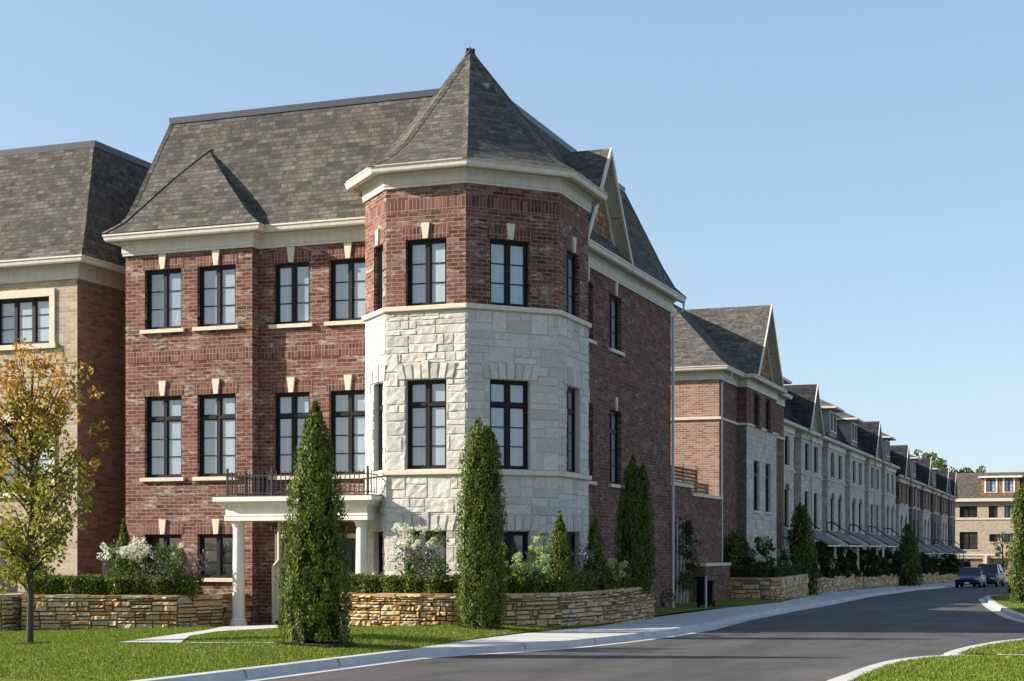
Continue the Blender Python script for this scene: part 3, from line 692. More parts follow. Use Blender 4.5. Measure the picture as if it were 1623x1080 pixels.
# porch
PF, PL, PRt = 29.72, -17.56, -14.2
po = MB(); e = lambda z0, z1, o: po.box(PL-o, PRt+o, PF-o, WF+.1, z0, z1)
e(.60, .70, .02); e(.701, .715, .03); e(.716, .88, 0.0); e(.88, .915, .045); e(.915, .945, .075); e(.945, .975, .105); e(.975, 1.01, .14); e(1.01, 1.105, .2)
po.build('porch_roof', M['white'], house)
mb = MB(); mb.box(PL-.2, PRt+.2, PF-.2, WF, 1.106, 1.13); mb.build('porch_deck', M['metalcap'], house)
pz = -1.70
for cx_ in (-17.36, -14.42):
    mb = MB(); mb.lathe(cx_, 29.93, [(.185, pz), (.185, pz+.1), (.165, pz+.12), (.165, pz+.17), (.135, pz+.2), (.132, pz+.8), (.115, .46), (.14, .49), (.14, .53), (.165, .55), (.165, .60)], 24); mb.build('column', M['white'], house)
mb = MB(); mb.box(PL-.1, PRt+.1, 29.6, WF, -2.1, pz); mb.build('porch_floor', M['concrete'], house)
mb = MB(); a, b, c, d = DOOR; P = fF.P     # door in the recessed wall
mb.fbox(fF, a, a+.12, -.15, .05, c, d); mb.fbox(fF, b-.12, b, -.15, .05, c, d); mb.fbox(fF, a+.12, b-.12, -.15, .05, d-.1, d)
df = mb.build('door_frame', M['trim'], house)
mb = MB(); mb.fbox(fF, a+.12, b-.12, -.15, -.08, c, d-.1)
for k in range(2):
    x0 = a+.25+k*.92
    for z0, z1 in ((c+.2, c+.8), (c+.95, d-.35)): mb.fbox(fF, x0, x0+.7, -.08, -.06, z0, z1)
do = mb.build('door', M['door'], house)
mb = MB(); mb.fbox(fF, a+.98, a+1.02, -.06, -.02, -.75, -.55); mb.build('handle', M['lightmetal'], do)
# house number plate over the door corner
mb = MB(); ps = solve_s(fF, 427); mb.fbox(fF, ps, ps+.30, .01, .035, .37, .53); mb.build('number_plate', M['iron'], house)
def text(txt, fr, s, z, size, d, material, parent, name):
    cu = bpy.data.curves.new(name, 'FONT'); cu.body = txt; cu.size = size; cu.extrude = .003
    t = bpy.data.objects.new(name, cu); me = bpy.data.meshes.new_from_object(t); bpy.data.objects.remove(t)
    p = fr.P(s, d, z)+Vector((0, 0, EYE)); Rm = Matrix(((fr.t.x, 0, fr.n.x, p.x), (fr.t.y, 0, fr.n.y, p.y), (0, 1, 0, p.z), (0, 0, 0, 1)))
    me.transform(Rm); me.materials.append(material); o = bpy.data.objects.new(name, me); C.objects.link(o)
    if parent: o.parent = parent; o.matrix_parent_inverse = world_of(parent).inverted()
    return o
text('8', fF, ps+.02, .405, .15, .04, M['lightmetal'], house, 'house_number'); text('148', fF, ps+.12, .375, .11, .04, M['lightmetal'], house, 'house_number')
mb = MB(); mb.tube([(-17.12, 31.3, .6), (-17.12, 31.3, -.25), (-17.3, 31.36, -.4), (-17.3, 31.36, -1.7)], .04); mb.build('downpipe', M['trim'], house)
# balcony railing
rl = MB(); rz = 1.13
def rail_run(A, B, posts):
    f = Fr(A, B); L = f.len
    rl.fbox(f, 0, L, -.012, .012, rz+.42, rz+.445); rl.fbox(f, 0, L, -.012, .012, rz+.05, rz+.07)
    n = int(L/.105)
    for i in range(n+1): s = L*i/n; rl.fbox(f, s-.008, s+.008, -.008, .008, rz+.03, rz+.52)
    for s in posts: rl.fbox(f, s-.02, s+.02, -.02, .02, rz, rz+.6)
fy = PF+.08; xs_ = [PL+.02, PL+.02+1.02, PL+2.25, PRt-.05]
rail_run((PL, fy), (PRt, fy), (0, 1.08, 2.16, 3.34)); rail_run((PL, WF-.02), (PL, fy), (0, .8)); rail_run((PRt, fy), (PRt, 30.2), ())
rl.build('railing', M['iron'], house)

# ================================================================== NEIGHBOUR (left)
nb = empty('buff_brick_house', (-27, 36, EYE-1.7), 0, 'buff brick house with brown brick side wall behind the autumn tree', 'house')
NX, NY, NB = -22.7, 31.6, 45
w1 = MB(); fr = Fr((-34, NY), (NX, NY)); hh = []
def ns(px): return solve_s(fr, px)
g3 = (ns(-8), ns(79.5), 4.92, 6.05); g2 = (ns(-8), ns(79.5), 1.35, 3.05); g1 = (ns(-60), ns(28), -1.6, .45)
panel(w1, fr, 0, fr.len, GZ-.3, 6.6, [g3, g2, g1]); w1.build('wall', M['buff'], nb)
w2 = MB(); f2 = Fr((NX, NY), (NX, NB)); panel(w2, f2, 0, f2.len, GZ-.3, 6.6)
for A, B in (((NX, NB), (-34, NB)), ((-34, NB), (-34, NY))): q = Fr(A, B); panel(w2, q, 0, q.len, GZ-.3, 6.6)
w2.build('wall', M['brown'], nb)
for h in (g3, g2):
    window(nb, fr, *h, '3c' if h is g3 else '3ct', sill=False, key=False, soldier=False)
    mb = MB(); a, b, c, d = h
    mb.fbox(fr, a-.15, a, -.02, .04, c, d); mb.fbox(fr, b, b+.15, -.02, .04, c, d); mb.fbox(fr, a-.15, b+.15, -.02, .045, d, d+.18); mb.fbox(fr, a-.2, b+.2, -.02, .08, c-.12, c)
    mb.build('window_surround', M['cast'], nb)
window(nb, fr, *g1, 'g', 'glass_dark', sill=False, key=False, soldier=False)
mb = MB()
for z in (4.12, 4.42): mb.fbox(fr, 0, fr.len, -.02, .012, z, z+.03); mb.fbox(f2, .012, f2.len, -.02, .012, z, z+.03)
mb.build('brick_band', M['brown'], nb)
NP = [(-34, NY), (NX, NY), (NX, NB)]; z = 6.42
a_, b_, c_ = MB(), MB(), MB(); sweep(a_, NP, [(-.1, z), (.05, z), (.05, z+.3), (.12, z+.35), (-.1, z+.35)]); a_.build('frieze', M['frieze'], nb)
sweep(b_, NP, [(-.1, z+.355), (.36, z+.355), (.36, z+.37), (-.1, z+.37)]); b_.build('soffit', M['soffit'], nb); sweep(c_, NP, gutter_prof(z+.33, .4)); c_.build('gutter', M['trim'], nb)
rf = MB(); rings = mansard(rf, [(-34.4, NY-.4), (NX+.4, NY-.4), (NX+.4, NB+.4), (-34.4, NB+.4)], [(-33.2, NY+1.0), (-22.93, NY+1.0), (-22.93, 41), (-33.2, 41)], z+.46, 9.9, [(0, 0), (.09, .12), (.28, .33), (1, 1)])
ridge_caps(rf, rings, 1, .1); rf.build('roof', M['shingle'], nb)
cp = MB(); sweep(cp, [(-33.2, NY+1.0), (-22.93, NY+1.0), (-22.93, 41)], [(-.25, 9.87), (.05, 9.8), (.06, 9.96), (-.25, 9.97)]); cp.build('roof_cap', M['metalcap'], nb)
mb = MB(); mb.fbox(f2, 1.0, 1.5, 0, .14, -.8, -.15); mb.fbox(f2, 1.15, 1.2, .02, .07, -2, -.8); mb.build('utility_meter', M['lightmetal'], nb)

# ================================================================== COURTYARD between the houses
cy = empty('courtyard_wall', (-13.4, 51, EYE-2), 0, 'stepped brick wall with stone coping between the corner house and the gabled house', 'wall')
mb = MB(); fc = Fr((-13.3, 44.0), (-13.3, 59.0)); mb.fbox(fc, 0, 10.2, -.3, 0, GZ-.3, 2.13); mb.fbox(fc, 10.2, 15, -.3, -.003, GZ-.3, 1.86); mb.fbox(fc, 10.4, 14.4, 0, .45, GZ-.3, -.62)
mb.box(-20.5, -13.6, 44.02, 44.3, GZ-.3, 2.1); mb.build('wall', M['brick_side'], cy)
mb = MB(); mb.fbox(fc, 0, 10.25, -.36, .06, 2.13, 2.25); mb.fbox(fc, 10.25, 15, -.36, .06, 1.86, 1.97); mb.fbox(fc, 10.35, 14.4, .0, .5, -.62, -.52); mb.build('coping', M['cast'], cy)
dp = empty('deck_fence', (-14.5, 52, EYE+1), 0, 'low brown slatted timber fence on the roof terrace behind the courtyard wall', 'fence')
mb = MB(); fq = Fr((-13.66, 45), (-13.66, 58.5))
for z in np.arange(1.9, 2.9, .125): mb.fbox(fq, 7.3, 11.2, -.03, 0, z, z+.095)
for z in np.arange(1.7, 2.35, .125): mb.fbox(fq, 11.2, 13.0, -.03, 0, z, z+.095)
mb.build('panel', M['deckwood'], dp)
for s in (7.3, 9.2, 11.2, 12.95):
    mb = MB(); mb.fbox(fq, s, s+.09, 0, .07, 1.5, 3.0 if s < 12 else 2.5); mb.build('post', M['deckwood'], dp)
mb = MB(); mb.fbox(fq, 12.99, 13.6, -1.2, -.1, 1.5, 2.4); mb.build('planter_box', M['deckwood'], dp)

# ================================================================== HOUSE 2 (tall gabled end house)
h2 = empty('gabled_end_house', (-17, 65, EYE-2), 0, 'brick end house with a tall side gable beyond the driveway', 'house')
HX, HY = -13.4, 59.0; BX = -13.02
w = MB(); fa = Fr((-24, HY), (HX, HY)); panel(w, fa, 0, fa.len, -3, 6.5); w.build('wall', M['orange'], h2)
w = MB(); f1 = Fr((HX, HY), (HX, 62.2)); panel(w, f1, 0, f1.len, -3, 6.5); f3 = Fr((HX+.12, 68.5), (HX+.12, 71.6)); panel(w, f3, 0, f3.len, -3, 6.5)
q = Fr((BX, 68.5), (HX+.12, 68.5)); panel(w, q, 0, q.len, -3, 6.5); q = Fr((HX+.12, 71.6), (-24, 71.6)); panel(w, q, 0, q.len, -3, 6.5)
fb = Fr((BX, 62.2), (BX, 68.5)); hb = []
for v0, v1 in ((63.55, 64.75), (66.0, 67.15)): hb += [(v0-62.2, v1-62.2, 5.02, 6.35), (v0-62.2, v1-62.2, 1.55, 3.6)]
panel(w, fb, 0, fb.len, 4.93, 6.5, [h for h in hb if h[2] > 4]); q = Fr((HX, 62.2), (BX, 62.2)); panel(w, q, 0, q.len, 4.93, 6.5)
w.build('wall', M['brick_side'], h2)
w = MB(); panel(w, fb, 0, fb.len, -3, 4.93, [h for h in hb if h[2] < 4]); w.build('stone_bay', M['greystone'], h2)
w = MB(); panel(w, Fr((HX, 62.2), (BX, 62.2)), 0, .38, -3, 4.93); w.build('stone_return', M['greybrick'], h2)
for i, h in enumerate(hb): window(h2, fb, *h, '3' if i % 2 == 0 else 't3', 'glass_dark', key=False, soldier=False)
HP = [(-24, HY), (HX, HY), (HX, 62.2), (BX, 62.2), (BX, 68.5), (HX+.12, 68.5), (HX+.12, 71.6)]
mb = MB(); sweep(mb, HP, pr(5.02)); mb.build('stone_ledge', M['cast'], h2)
z = 6.45; a_, b_, c_ = MB(), MB(), MB(); sweep(a_, HP, [(-.1, z), (.05, z), (.05, z+.3), (.12, z+.35), (-.1, z+.35)]); a_.build('frieze', M['frieze'], h2)
sweep(b_, HP, [(-.1, z+.355), (.36, z+.355), (.36, z+.37), (-.1, z+.37)]); b_.build('soffit', M['soffit'], h2); sweep(c_, HP, gutter_prof(z+.33, .4)); c_.build('gutter', M['trim'], h2)
rf = MB(); rings = mansard(rf, [(-24, HY-.4), (HX+.42, HY-.4), (HX+.42, 72), (-24, 72)], [(-24, HY+3.0), (-16.2, HY+3.0), (-16.2, 69), (-24, 69)], z+.46, 10.05, [(0, 0), (.1, .12), (1, 1)])
rf.build('roof', M['shingle'], h2)
gable(h2, Fr((BX, 62.2), (BX, 68.5)), 3.15, 2.75, z+.45, 10.15, 3.6, d_face=-.02, over=.42)
mb = MB(); mb.tube([(HX+.35, HY+.6, 6.8), (HX+.35, HY+.6, 6.6), (HX+.07, HY+.1, 6.3), (HX+.07, HY+.1, -1.9)], .05); mb.build('downpipe', M['lightmetal'], h2)

# ================================================================== THE ROW
FRZ = M['trim']
def townhouse(kind, top, arched):
    # local frame: x along the street (near to far), -y towards the street; z0 = eaves reference as measured from the lens
    stone = kind == 'stone'; L = 8.75; pil = 2.15
    t = empty('townhouse')
    W = lambda mbx, n, mt: mbx.build(n, mt, t, lift=0)
    f0 = Fr((0, 0), (pil, 0)); f1 = Fr((pil, -.35), (L, -.35)); fr_ = Fr((pil, 0), (pil, -.35)); fx = Fr((L, -.35), (L, 0))
    ws = [(.95, 2.35), (3.85, 5.25)]
    h3 = [(a, b, 4.15, 5.6) for a, b in ws]; h2_ = [(a+.08, b-.08, 1.05, 3.05) for a, b in ws]; hg = [(a, b, -.9, .35) for a, b in ws]
    up = 'greystone' if stone else 'brick_side'
    m = MB(); panel(m, f0, 0, f0.len, -3.2, 5.85, [(.6, 1.6, .3, 2.6)]); W(m, 'pilaster_wall', M['greybrick' if stone else 'brick_side'])
    m = MB(); panel(m, f1, 0, f1.len, 3.95, 5.85, h3); panel(m, Fr((pil, 0), (pil, -.35)), 0, .35, 3.95, 5.85); panel(m, fx, 0, .35, 3.95, 5.85); W(m, 'wall', M[up])
    m = MB(); panel(m, f1, 0, f1.len, -3.2, 3.95, h2_+hg); panel(m, Fr((pil, 0), (pil, -.35)), 0, .35, -3.2, 3.95); panel(m, fx, 0, .35, -3.2, 3.95); W(m, 'stone_bay', M['greystone' if (stone or arched) else 'greybrick'])
    m = MB(); m.box(0, L, 5, 11, -3.2, 5.85); W(m, 'rear_block', M['greybrick' if stone else 'brown'])
    for h in h3+h2_+hg:
        F = MB(); a, b, c, d = h
        F.fbox(f1, a, a+.06, -.17, -.1, c, d); F.fbox(f1, b-.06, b, -.17, -.1, c, d); F.fbox(f1, a+.06, b-.06, -.17, -.1, d-.06, d); F.fbox(f1, a+.06, b-.06, -.17, -.1, c, c+.06); F.fbox(f1, (a+b)/2-.035, (a+b)/2+.035, -.17, -.1, c+.06, d-.06)
        for q in (1, 2): F.fbox(f1, a+.06, b-.06, -.17, -.13, c+(d-c)*q/3-.012, c+(d-c)*q/3+.012)
        fo = F.build('window', M['black'], t, lift=0)
        gm = MB(); gm.face([f1.P(a+.05, -.15, c+.05), f1.P(b-.05, -.15, c+.05), f1.P(b-.05, -.15, d-.05), f1.P(a+.05, -.15, d-.05)]); gm.build('pane', M['glass_dark'], fo, lift=0)
        if h in h3:
            sm = MB(); sm.fbox(f1, a-.1, b+.1, -.1, .07, c-.1, c); sm.fbox(f1, a-.14, a-.01, -.02, .035, c, d); sm.fbox(f1, b+.01, b+.14, -.02, .035, c, d); sm.build('surround', M['cast'], fo, lift=0)
        if h in h2_:
            sm = MB(); sm.fbox(f1, a-.1, b+.1, -.1, .07, c-.1, c)
            if arched:
                sm.build('sill', M['cast'], fo, lift=0); sm = MB(); n = 8; cx = (a+b)/2; r = (b-a)/2
                for q in range(n):
                    t0, t1 = math.pi*q/n, math.pi*(q+1)/n
                    o = [f1.P(cx-math.cos(x)*(r+.13), .03, d-.12+math.sin(x)*(r*.55+.13)) for x in (t0, t1)]; i_ = [f1.P(cx-math.cos(x)*r, .03, d-.12+math.sin(x)*r*.55) for x in (t0, t1)]
                    sm.face([i_[0], i_[1], o[1], o[0]]); sm.face([o[0], o[1], o[1]-f1.n*.05, o[0]-f1.n*.05])
                    fm = [f1.P(cx-math.cos(x)*r, .008, d-.12+math.sin(x)*r*.55) for x in (t0, t1)]
                sm.build('arch', M['greystone'], fo, lift=0)
                gm = MB(); gm.face([f1.P(cx+math.cos(math.pi*q/10)*r, .009, d-.125+math.sin(math.pi*q/10)*r*.55) for q in range(11)]); gm.build('arch_pane', M['dark'], fo, lift=0)
            else: sm.build('surround', M['cast'], fo, lift=0)
    m = MB(); m.fbox(f0, .6, 1.6, -.15, -.1, .3, 2.6); W(m, 'door', M['door'])
    bz = 4.02
    PL_ = [(0, 0), (pil, 0), (pil, -.35), (L, -.35), (L, 0)]
    m = MB(); sweep(m, PL_, [(-.1, bz-.08), (.05, bz-.08), (.05, bz), (-.1, bz)]); W(m, 'stone_ledge', M['cast'])
    z = 5.82; m = MB(); sweep(m, PL_, [(-.1, z), (.05, z), (.05, z+.26), (.12, z+.3), (-.1, z+.3)]); W(m, 'frieze', M['trim'])
    m = MB(); sweep(m, [(0, -.2), (L, -.2)], gutter_prof(z+.3, .5)); m.fbox(Fr((0, -.2), (L, -.2)), 0, L, -.2, .4, z+.302, z+.312); W(m, 'gutter', M['trim'])
    if not arched:
        m = MB(); m.tube([(3.3, -.62, z+.3), (pil+2.85, -.42, z-.05), (pil+2.85, -.42, -1.5)], .045, 6); W(m, 'downpipe', M['lightmetal'])
    # mansard
    m = MB(); e0, e1 = z+.44, 8.75
    pf = [(0, 0), (.08, .2), (.25, .42), (1, 1)]; kx = -.72
    for (a0, k0), (a1, k1) in zip(pf, pf[1:]):
        y0, y1 = kx+1.9*k0, kx+1.9*k1; m.face([(0, y0, e0+(e1-e0)*a0), (L, y0, e0+(e1-e0)*a0), (L, y1, e0+(e1-e0)*a1), (0, y1, e0+(e1-e0)*a1)])
    m.face([(0, kx+1.9, e1), (L, kx+1.9, e1), (L, 11, e1), (0, 11, e1)])
    for x in (0, L): m.face([(x, kx, e0), (x, kx+1.9*.42, e0+.25*(e1-e0)), (x, kx+1.9, e1), (x, 11, e1), (x, 11, e0)])
    W(m, 'roof', M['shingle_dark'])
    fz_ = Fr((0, -.35), (L, -.35))
    if top == 'gable': gable_local(t, fz_, 4.5, 2.15, e0-.02, 8.82)
    else:
        dx = 5.0; m = MB(); fd = Fr((dx-1.35, -.2), (dx+1.35, -.2))
        panel(m, fd, 0, 2.7, e0+.25, 8.2, [(.35, 1.2, 6.95, 8.0), (1.5, 2.35, 6.95, 8.0)], .08)
        for x in (dx-1.35, dx+1.35): m.face([(x, -.2, e0+.2), (x, 1.4, e0+.2), (x, 1.4, 8.2), (x, -.2, 8.2)])
        W(m, 'dormer', M['greyshake'])
        for s0 in (.35, 1.5):
            F = MB(); F.fbox(fd, s0, s0+.85, -.09, -.05, 6.95, 8.0); fo = F.build('window', M['dark'], t, lift=0)
            F = MB()
            F.fbox(fd, s0-.1, s0, -.01, .04, 6.85, 8.1); F.fbox(fd, s0+.85, s0+.95, -.01, .04, 6.85, 8.1); F.fbox(fd, s0, s0+.85, -.01, .04, 8.0, 8.1); F.fbox(fd, s0, s0+.85, -.01, .06, 6.85, 6.95)
            F.build('surround', M['trim'], fo, lift=0)
        m = MB(); c0, c1 = (dx-1.65, -.35), (dx+1.65, -.35)
        A = [(dx-1.7, -.6, 8.2), (dx+1.7, -.6, 8.2), (dx+1.7, 1.8, 8.2), (dx-1.7, 1.8, 8.2)]; B_ = [(dx-.3, .8, 9.0), (dx+.3, .8, 9.0), (dx+.3, 2.2, 9.0), (dx-.3, 2.2, 9.0)]
        for i in range(4): j = (i+1) % 4; m.face([(A[i][0], A[i][1], 8.32), (A[j][0], A[j][1], 8.32), B_[j], B_[i]])
        W(m, 'dormer_roof', M['shingle'])
        m = MB(); m.box(dx-1.72, dx+1.72, -.62, 1.8, 8.19, 8.315); W(m, 'dormer_eave', M['trim'])
    # porch canopy over the steps: pent roof with pale cheeks
    m = MB(); x0, x1 = 1.0, 6.6; ya, yb = -.36, -1.75
    m.face([(x0, yb, .32), (x1, yb, .32), (x1, ya, 1.05), (x0, ya, 1.05)]); m.face([(x0, yb, .25), (x1, yb, .25), (x1, yb, .32), (x0, yb, .32)]); W(m, 'canopy_roof', M['canopy'])
    m = MB()
    for x in (x0+.05, x1-.05): m.face([(x, ya, .2), (x, yb+.1, .2), (x, yb+.1, .28), (x, ya, 1.0)])
    m.box(x0+.0, x1, yb+.02, ya, .12, .2); m.box(x0+.05, x0+.17, yb+.25, yb+.37, -2.2, .12); m.box(x1-.17, x1-.05, yb+.25, yb+.37, -2.2, .12)
    W(m, 'canopy', M['white'])
    m = MB(); m.tube([(x0-.1, -.5, 1.5), (x0-.1, -.9, 1.45), (x0-.1, -1.5, 1.0)], .04, 6); m.tube([(x0-.1, -.5, 1.5), (x0-.1, -.5, .9)], .03, 6); W(m, 'handrail', M['iron'])
    return t
def gable_local(t, fr, sc, hw, z0, z1):
    global EYE
    # gable() lifts by EYE; undo for local parts
    before = set(t.children); gable(t, fr, sc, hw, z0, z1, 1.9, d_face=.12, over=.35, shake='greyshake', roofmat='shingle_dark')
    for o in set(t.children)-before:
        o.matrix_parent_inverse = Matrix.Identity(4); o.data.transform(Matrix.Translation((0, 0, -EYE)))
protos = {}
plan = [('stone', 'dormer', True), ('stone', 'gable', False), ('stone', 'dormer', True), ('stone', 'dormer', True), ('stone', 'gable', False), ('stone', 'dormer', True),
        ('brick', 'gable', True), ('brick', 'dormer', False), ('brick', 'gable', True), ('brick', 'dormer', False), ('brick', 'gable', True), ('brick', 'gable', False)]
ordn = ['first', 'second', 'third', 'fourth', 'fifth', 'sixth', 'seventh', 'eighth', 'ninth', 'tenth', 'eleventh', 'twelfth']
y0 = 71.7
for i, k in enumerate(plan):
    if k not in protos: t = protos[k] = townhouse(*k)
    else: t = copy_tree(protos[k])
    t.location = (-14.75, y0, EYE+(0 if i < 6 else -.55)-(.0 if i < 6 else .02*(i-6))); t.rotation_euler = (0, 0, R(90))
    if i >= 6: t.scale = (9.2/8.75, 1, 1)
    y0 += 8.75 if i < 6 else 9.2
    nice = {'stone': 'pale stone townhouse', 'brick': 'red brick townhouse'}[k[0]]+(' with shingled gable' if k[1] == 'gable' else ' with roof dormer')
    tag(t, f'{nice}, {ordn[i]} in the street row', 'townhouse', 'attached townhouses along the street')

# ================================================================== FAR BUILDING
fbd = empty('stone_apartment_house', (-8, 190, EYE), 0, 'buff stone block with shed dormer and garages closing the street end', 'house')
FY = 190.; KZ = 1.05; ff = Fr((-17.2, FY), (6, FY)); fp = lambda px: solve_s(ff, px)
hh = [(fp(1521), fp(1549), 3.45, 4.7), (fp(1567), fp(1581), 3.4, 4.7), (fp(1592), fp(1606), 3.4, 4.7), (fp(1521), fp(1549.5), -.1, 1.85), (fp(1568), fp(1581), .75, 1.6), (fp(1592), fp(1606), .7, 1.65), (fp(1619), fp(1632), .7, 1.65), (fp(1619), fp(1632), 3.4, 4.7)]
gar = [(fp(1526), fp(1558), -3.8, -1.1), (fp(1568), fp(1604), -3.8, -1.05), (fp(1612), fp(1650), -3.8, -1.05)]
m = MB(); panel(m, ff, 0, ff.len, -4.4, 5.2, hh+gar, .25); q = Fr((-17.2, FY+12), (-17.2, FY)); panel(m, q, 0, q.len, -4.4, 5.2); q = Fr((6, FY), (6, FY+12)); panel(m, q, 0, q.len, -4.4, 5.2); m.build('wall', M['buff'], fbd)
for h in hh: window(fbd, ff, *h, '3', 'glass' if h[0] > fp(1585) else 'glass_dark', key=False, soldier=False, rec=.14)
for h in gar: m = MB(); m.fbox(ff, h[0], h[1], -.3, -.24, h[2], h[3]); [m.fbox(ff, h[0], h[1], -.24, -.22, h[2]+q*.65, h[2]+q*.65+.05) for q in range(1, 4)]; m.build('garage_door', M['brown'], fbd)
m = MB(); m.fbox(ff, fp(1553)-2.2, fp(1553)+.0, .0, .3, -4.4, 5.2); m.build('stone_pier', M['greystone'], fbd) if False else None
m = MB(); [m.fbox(ff, 0, ff.len, -.02, .08, z, z+.15) for z in (3.2, -.75)]; m.fbox(ff, fp(1562), fp(1564.5), .05, .4, -4.4, -.75); m.fbox(ff, fp(1606), fp(1609), .05, .4, -4.4, -.75); m.build('stone_ledge', M['cast'], fbd)
m = MB(); m.fbox(ff, -.3, ff.len+.3, -.1, .5, 5.2, 5.55); m.build('gutter', M['trim'], fbd)
m = MB(); rings = mansard(m, [(-16.9, FY-.45), (6.4, FY-.45), (6.4, FY+12), (-16.9, FY+12)], [(-16, FY+1.6), (5.5, FY+1.6), (5.5, FY+10), (-16, FY+10)], 5.5, 8.45, [(0, 0), (.1, .2), (1, 1)]); m.build('roof', M['shingle'], fbd)
a, b = fp(1555), fp(1616); m = MB(); hd = [(fp(1563), fp(1578), 6.25, 7.55), (fp(1592), fp(1606), 6.25, 7.55)]; panel(m, ff, a, b, 5.7, 7.8, hd, .1, off=0.0); m.fbox(ff, a-.001, a+.05, -2, -.01, 5.7, 7.8); m.fbox(ff, b-.05, b+.001, -2, -.01, 5.7, 7.8); m.build('dormer', M['cedarshake'], fbd)
for h in hd: window(fbd, ff, *h, '3', 'glass', key=False, soldier=False, sillmat='white')
m = MB(); m.fbox(ff, a-.3, b+.3, -2, .35, 7.8, 8.0); [m.fbox(ff, h[0]-.2, h[0]-.0, -.02, .05, 6.1, 7.75) for h in hd]; [m.fbox(ff, h[1], h[1]+.2, -.02, .05, 6.1, 7.75) for h in hd]; m.build('dormer_eave', M['white'], fbd)

fbd.scale = (1, 1, 1.05)
# ================================================================== RETAINING WALLS
def path_frame(pts):
    V = [Vector((x, y)) for x, y in pts]; cum = [0]
    for a, b in zip(V, V[1:]): cum.append(cum[-1]+(b-a).length)
    def P(s, d, z):
        s_ = min(max(s, 0), cum[-1]-1e-6); i = max(k for k in range(len(cum)-1) if cum[k] <= s_+1e-9)
        t = (V[i+1]-V[i]).normalized(); q = V[i]+t*(s_-cum[i]); n = Vector((t.y, -t.x)); w = (s_-cum[i])/max(1e-6, cum[i+1]-cum[i])
        if i > 0 and w < .5: u_ = (V[i]-V[i-1]).normalized(); n = (n*(.5+w)+Vector((u_.y, -u_.x))*(.5-w)).normalized()
        if i < len(V)-2 and w > .5: u_ = (V[i+2]-V[i+1]).normalized(); n = (n*(1.5-w)+Vector((u_.y, -u_.x))*(w-.5)).normalized()
        return Vector((q.x+n.x*d, q.y+n.y*d, z))
    return P, cum[-1]
def drywall(label, pts, ztop, zbot, thick=.34, group='dry stone retaining walls', coarse=1., curve=None, cat='retaining wall'):
    root = empty('retaining_wall', (pts[0][0], pts[0][1], EYE+zbot), 0, label, cat, group); mb, bk = MB(), MB()
    segs = [(Fr(A, B), None) for A, B in zip(pts, pts[1:])]
    if curve: segs = [(Fr(pts[0], pts[1]), None), (None, path_frame(curve)), (Fr(pts[-2], pts[-1]), None)]
    for A, B in zip(pts, pts[1:]): f = Fr(A, B); bk.fbox(f, 0, f.len, -thick, .0, zbot-.3, ztop-.01)
    for fr0, pf_ in segs:
        if fr0: f, L = fr0, fr0.len
        else:
            class F_: pass
            f = F_(); f.P, L = pf_; f.fb = None
        z = zbot
        while z < ztop-.02:
            H = random.uniform(.15, .27)*coarse
            if ztop-z-H < .1: H = ztop-z
            x = 0.
            while x < L-.01:
                W_ = random.uniform(.16, .5)*coarse
                if L-x-W_ < .12: W_ = L-x
                r = random.random(); k1, k2 = random.uniform(.3, .7), random.uniform(.3, .7)
                if r < .12 and W_ < .3*coarse: cells = [(x, x+W_, z, z+H)]
                elif r < .5: cells = [(x, x+W_, z, z+H*k1), (x, x+W_, z+H*k1, z+H)]
                elif r < .7: cells = [(x, x+W_, z, z+H*k1), (x, x+W_*k2, z+H*k1, z+H), (x+W_*k2, x+W_, z+H*k1, z+H)]
                elif r < .85: cells = [(x, x+W_*k2, z, z+H*k1), (x+W_*k2, x+W_, z, z+H*k1), (x, x+W_, z+H*k1, z+H)]
                else: cells = [(x, x+W_, z, z+H*.3), (x, x+W_, z+H*.3, z+H*.68), (x, x+W_, z+H*.68, z+H)]
                for cc in cells: stone_block(mb, f.P, *cc, random.uniform(.01, .065), .04, random.uniform(.003, .009), .06)
                x += W_
            z += H
        x = 0.
        while x < L-.01:       # cap stones
            W_ = min(random.uniform(.25, .6)*coarse, L-x)
            if L-x-W_ < .1: W_ = L-x
            h = random.uniform(.0, .02)
            if not fr0: q = Fr(f.P(x, 0, 0).xy, f.P(x+W_, 0, 0).xy); mb.fbox(q, .006, q.len-.006, -thick-.02, .035+random.uniform(-.02, .02), ztop-.04, ztop+.01+h); x += W_; continue
            mb.fbox(f, x+.006, x+W_-.006, -thick-.02, .035+random.uniform(-.02, .02), ztop-.04, ztop+.01+h); x += W_
    bk.build('core', M['earthjoint'], root); mb.build('stones', M['drystone'], root); return root
def bezier_pts(pts, n=10):
    q = smooth_line(pts, 2); return q
WT = -.90
turret_wall_pts = smooth_line([(-14.15, 27.95), (-12.6, 27.9), (-11.6, 28.1), (-10.75, 28.7), (-9.95, 29.9), (-9.72, 31.4), (-9.72, 33.5), (-9.9, 36.5)], 1)
drywall('long curved tan stone retaining wall below the pale stone turret', [(-14.15, 29.3)]+turret_wall_pts+[(-10.9, 36.7)], WT, -1.75, curve=turret_wall_pts)
drywall('tan stone retaining wall between the young tree and the porch column', [(-21.3, 27.7), (-18.15, 28.75), (-17.75, 29.9), (-17.75, 31.1)], -1.0, -2.05)
drywall('short tan stone retaining wall left of the wall joint behind the young tree', [(-30, 24.4), (-21.5, 27.3), (-21.5, 28.5)], -.98, -2.05)
drywall('tan stone block retaining wall in front of the gabled end house', [(-13.8, 59.0), (-11.45, 59.0), (-11.1, 59.3), (-11.9, 69.8), (-13, 70.2)], -1.12, -2.6, coarse=1.3)
def wt(v): return -1.42-.0125*(v-82)
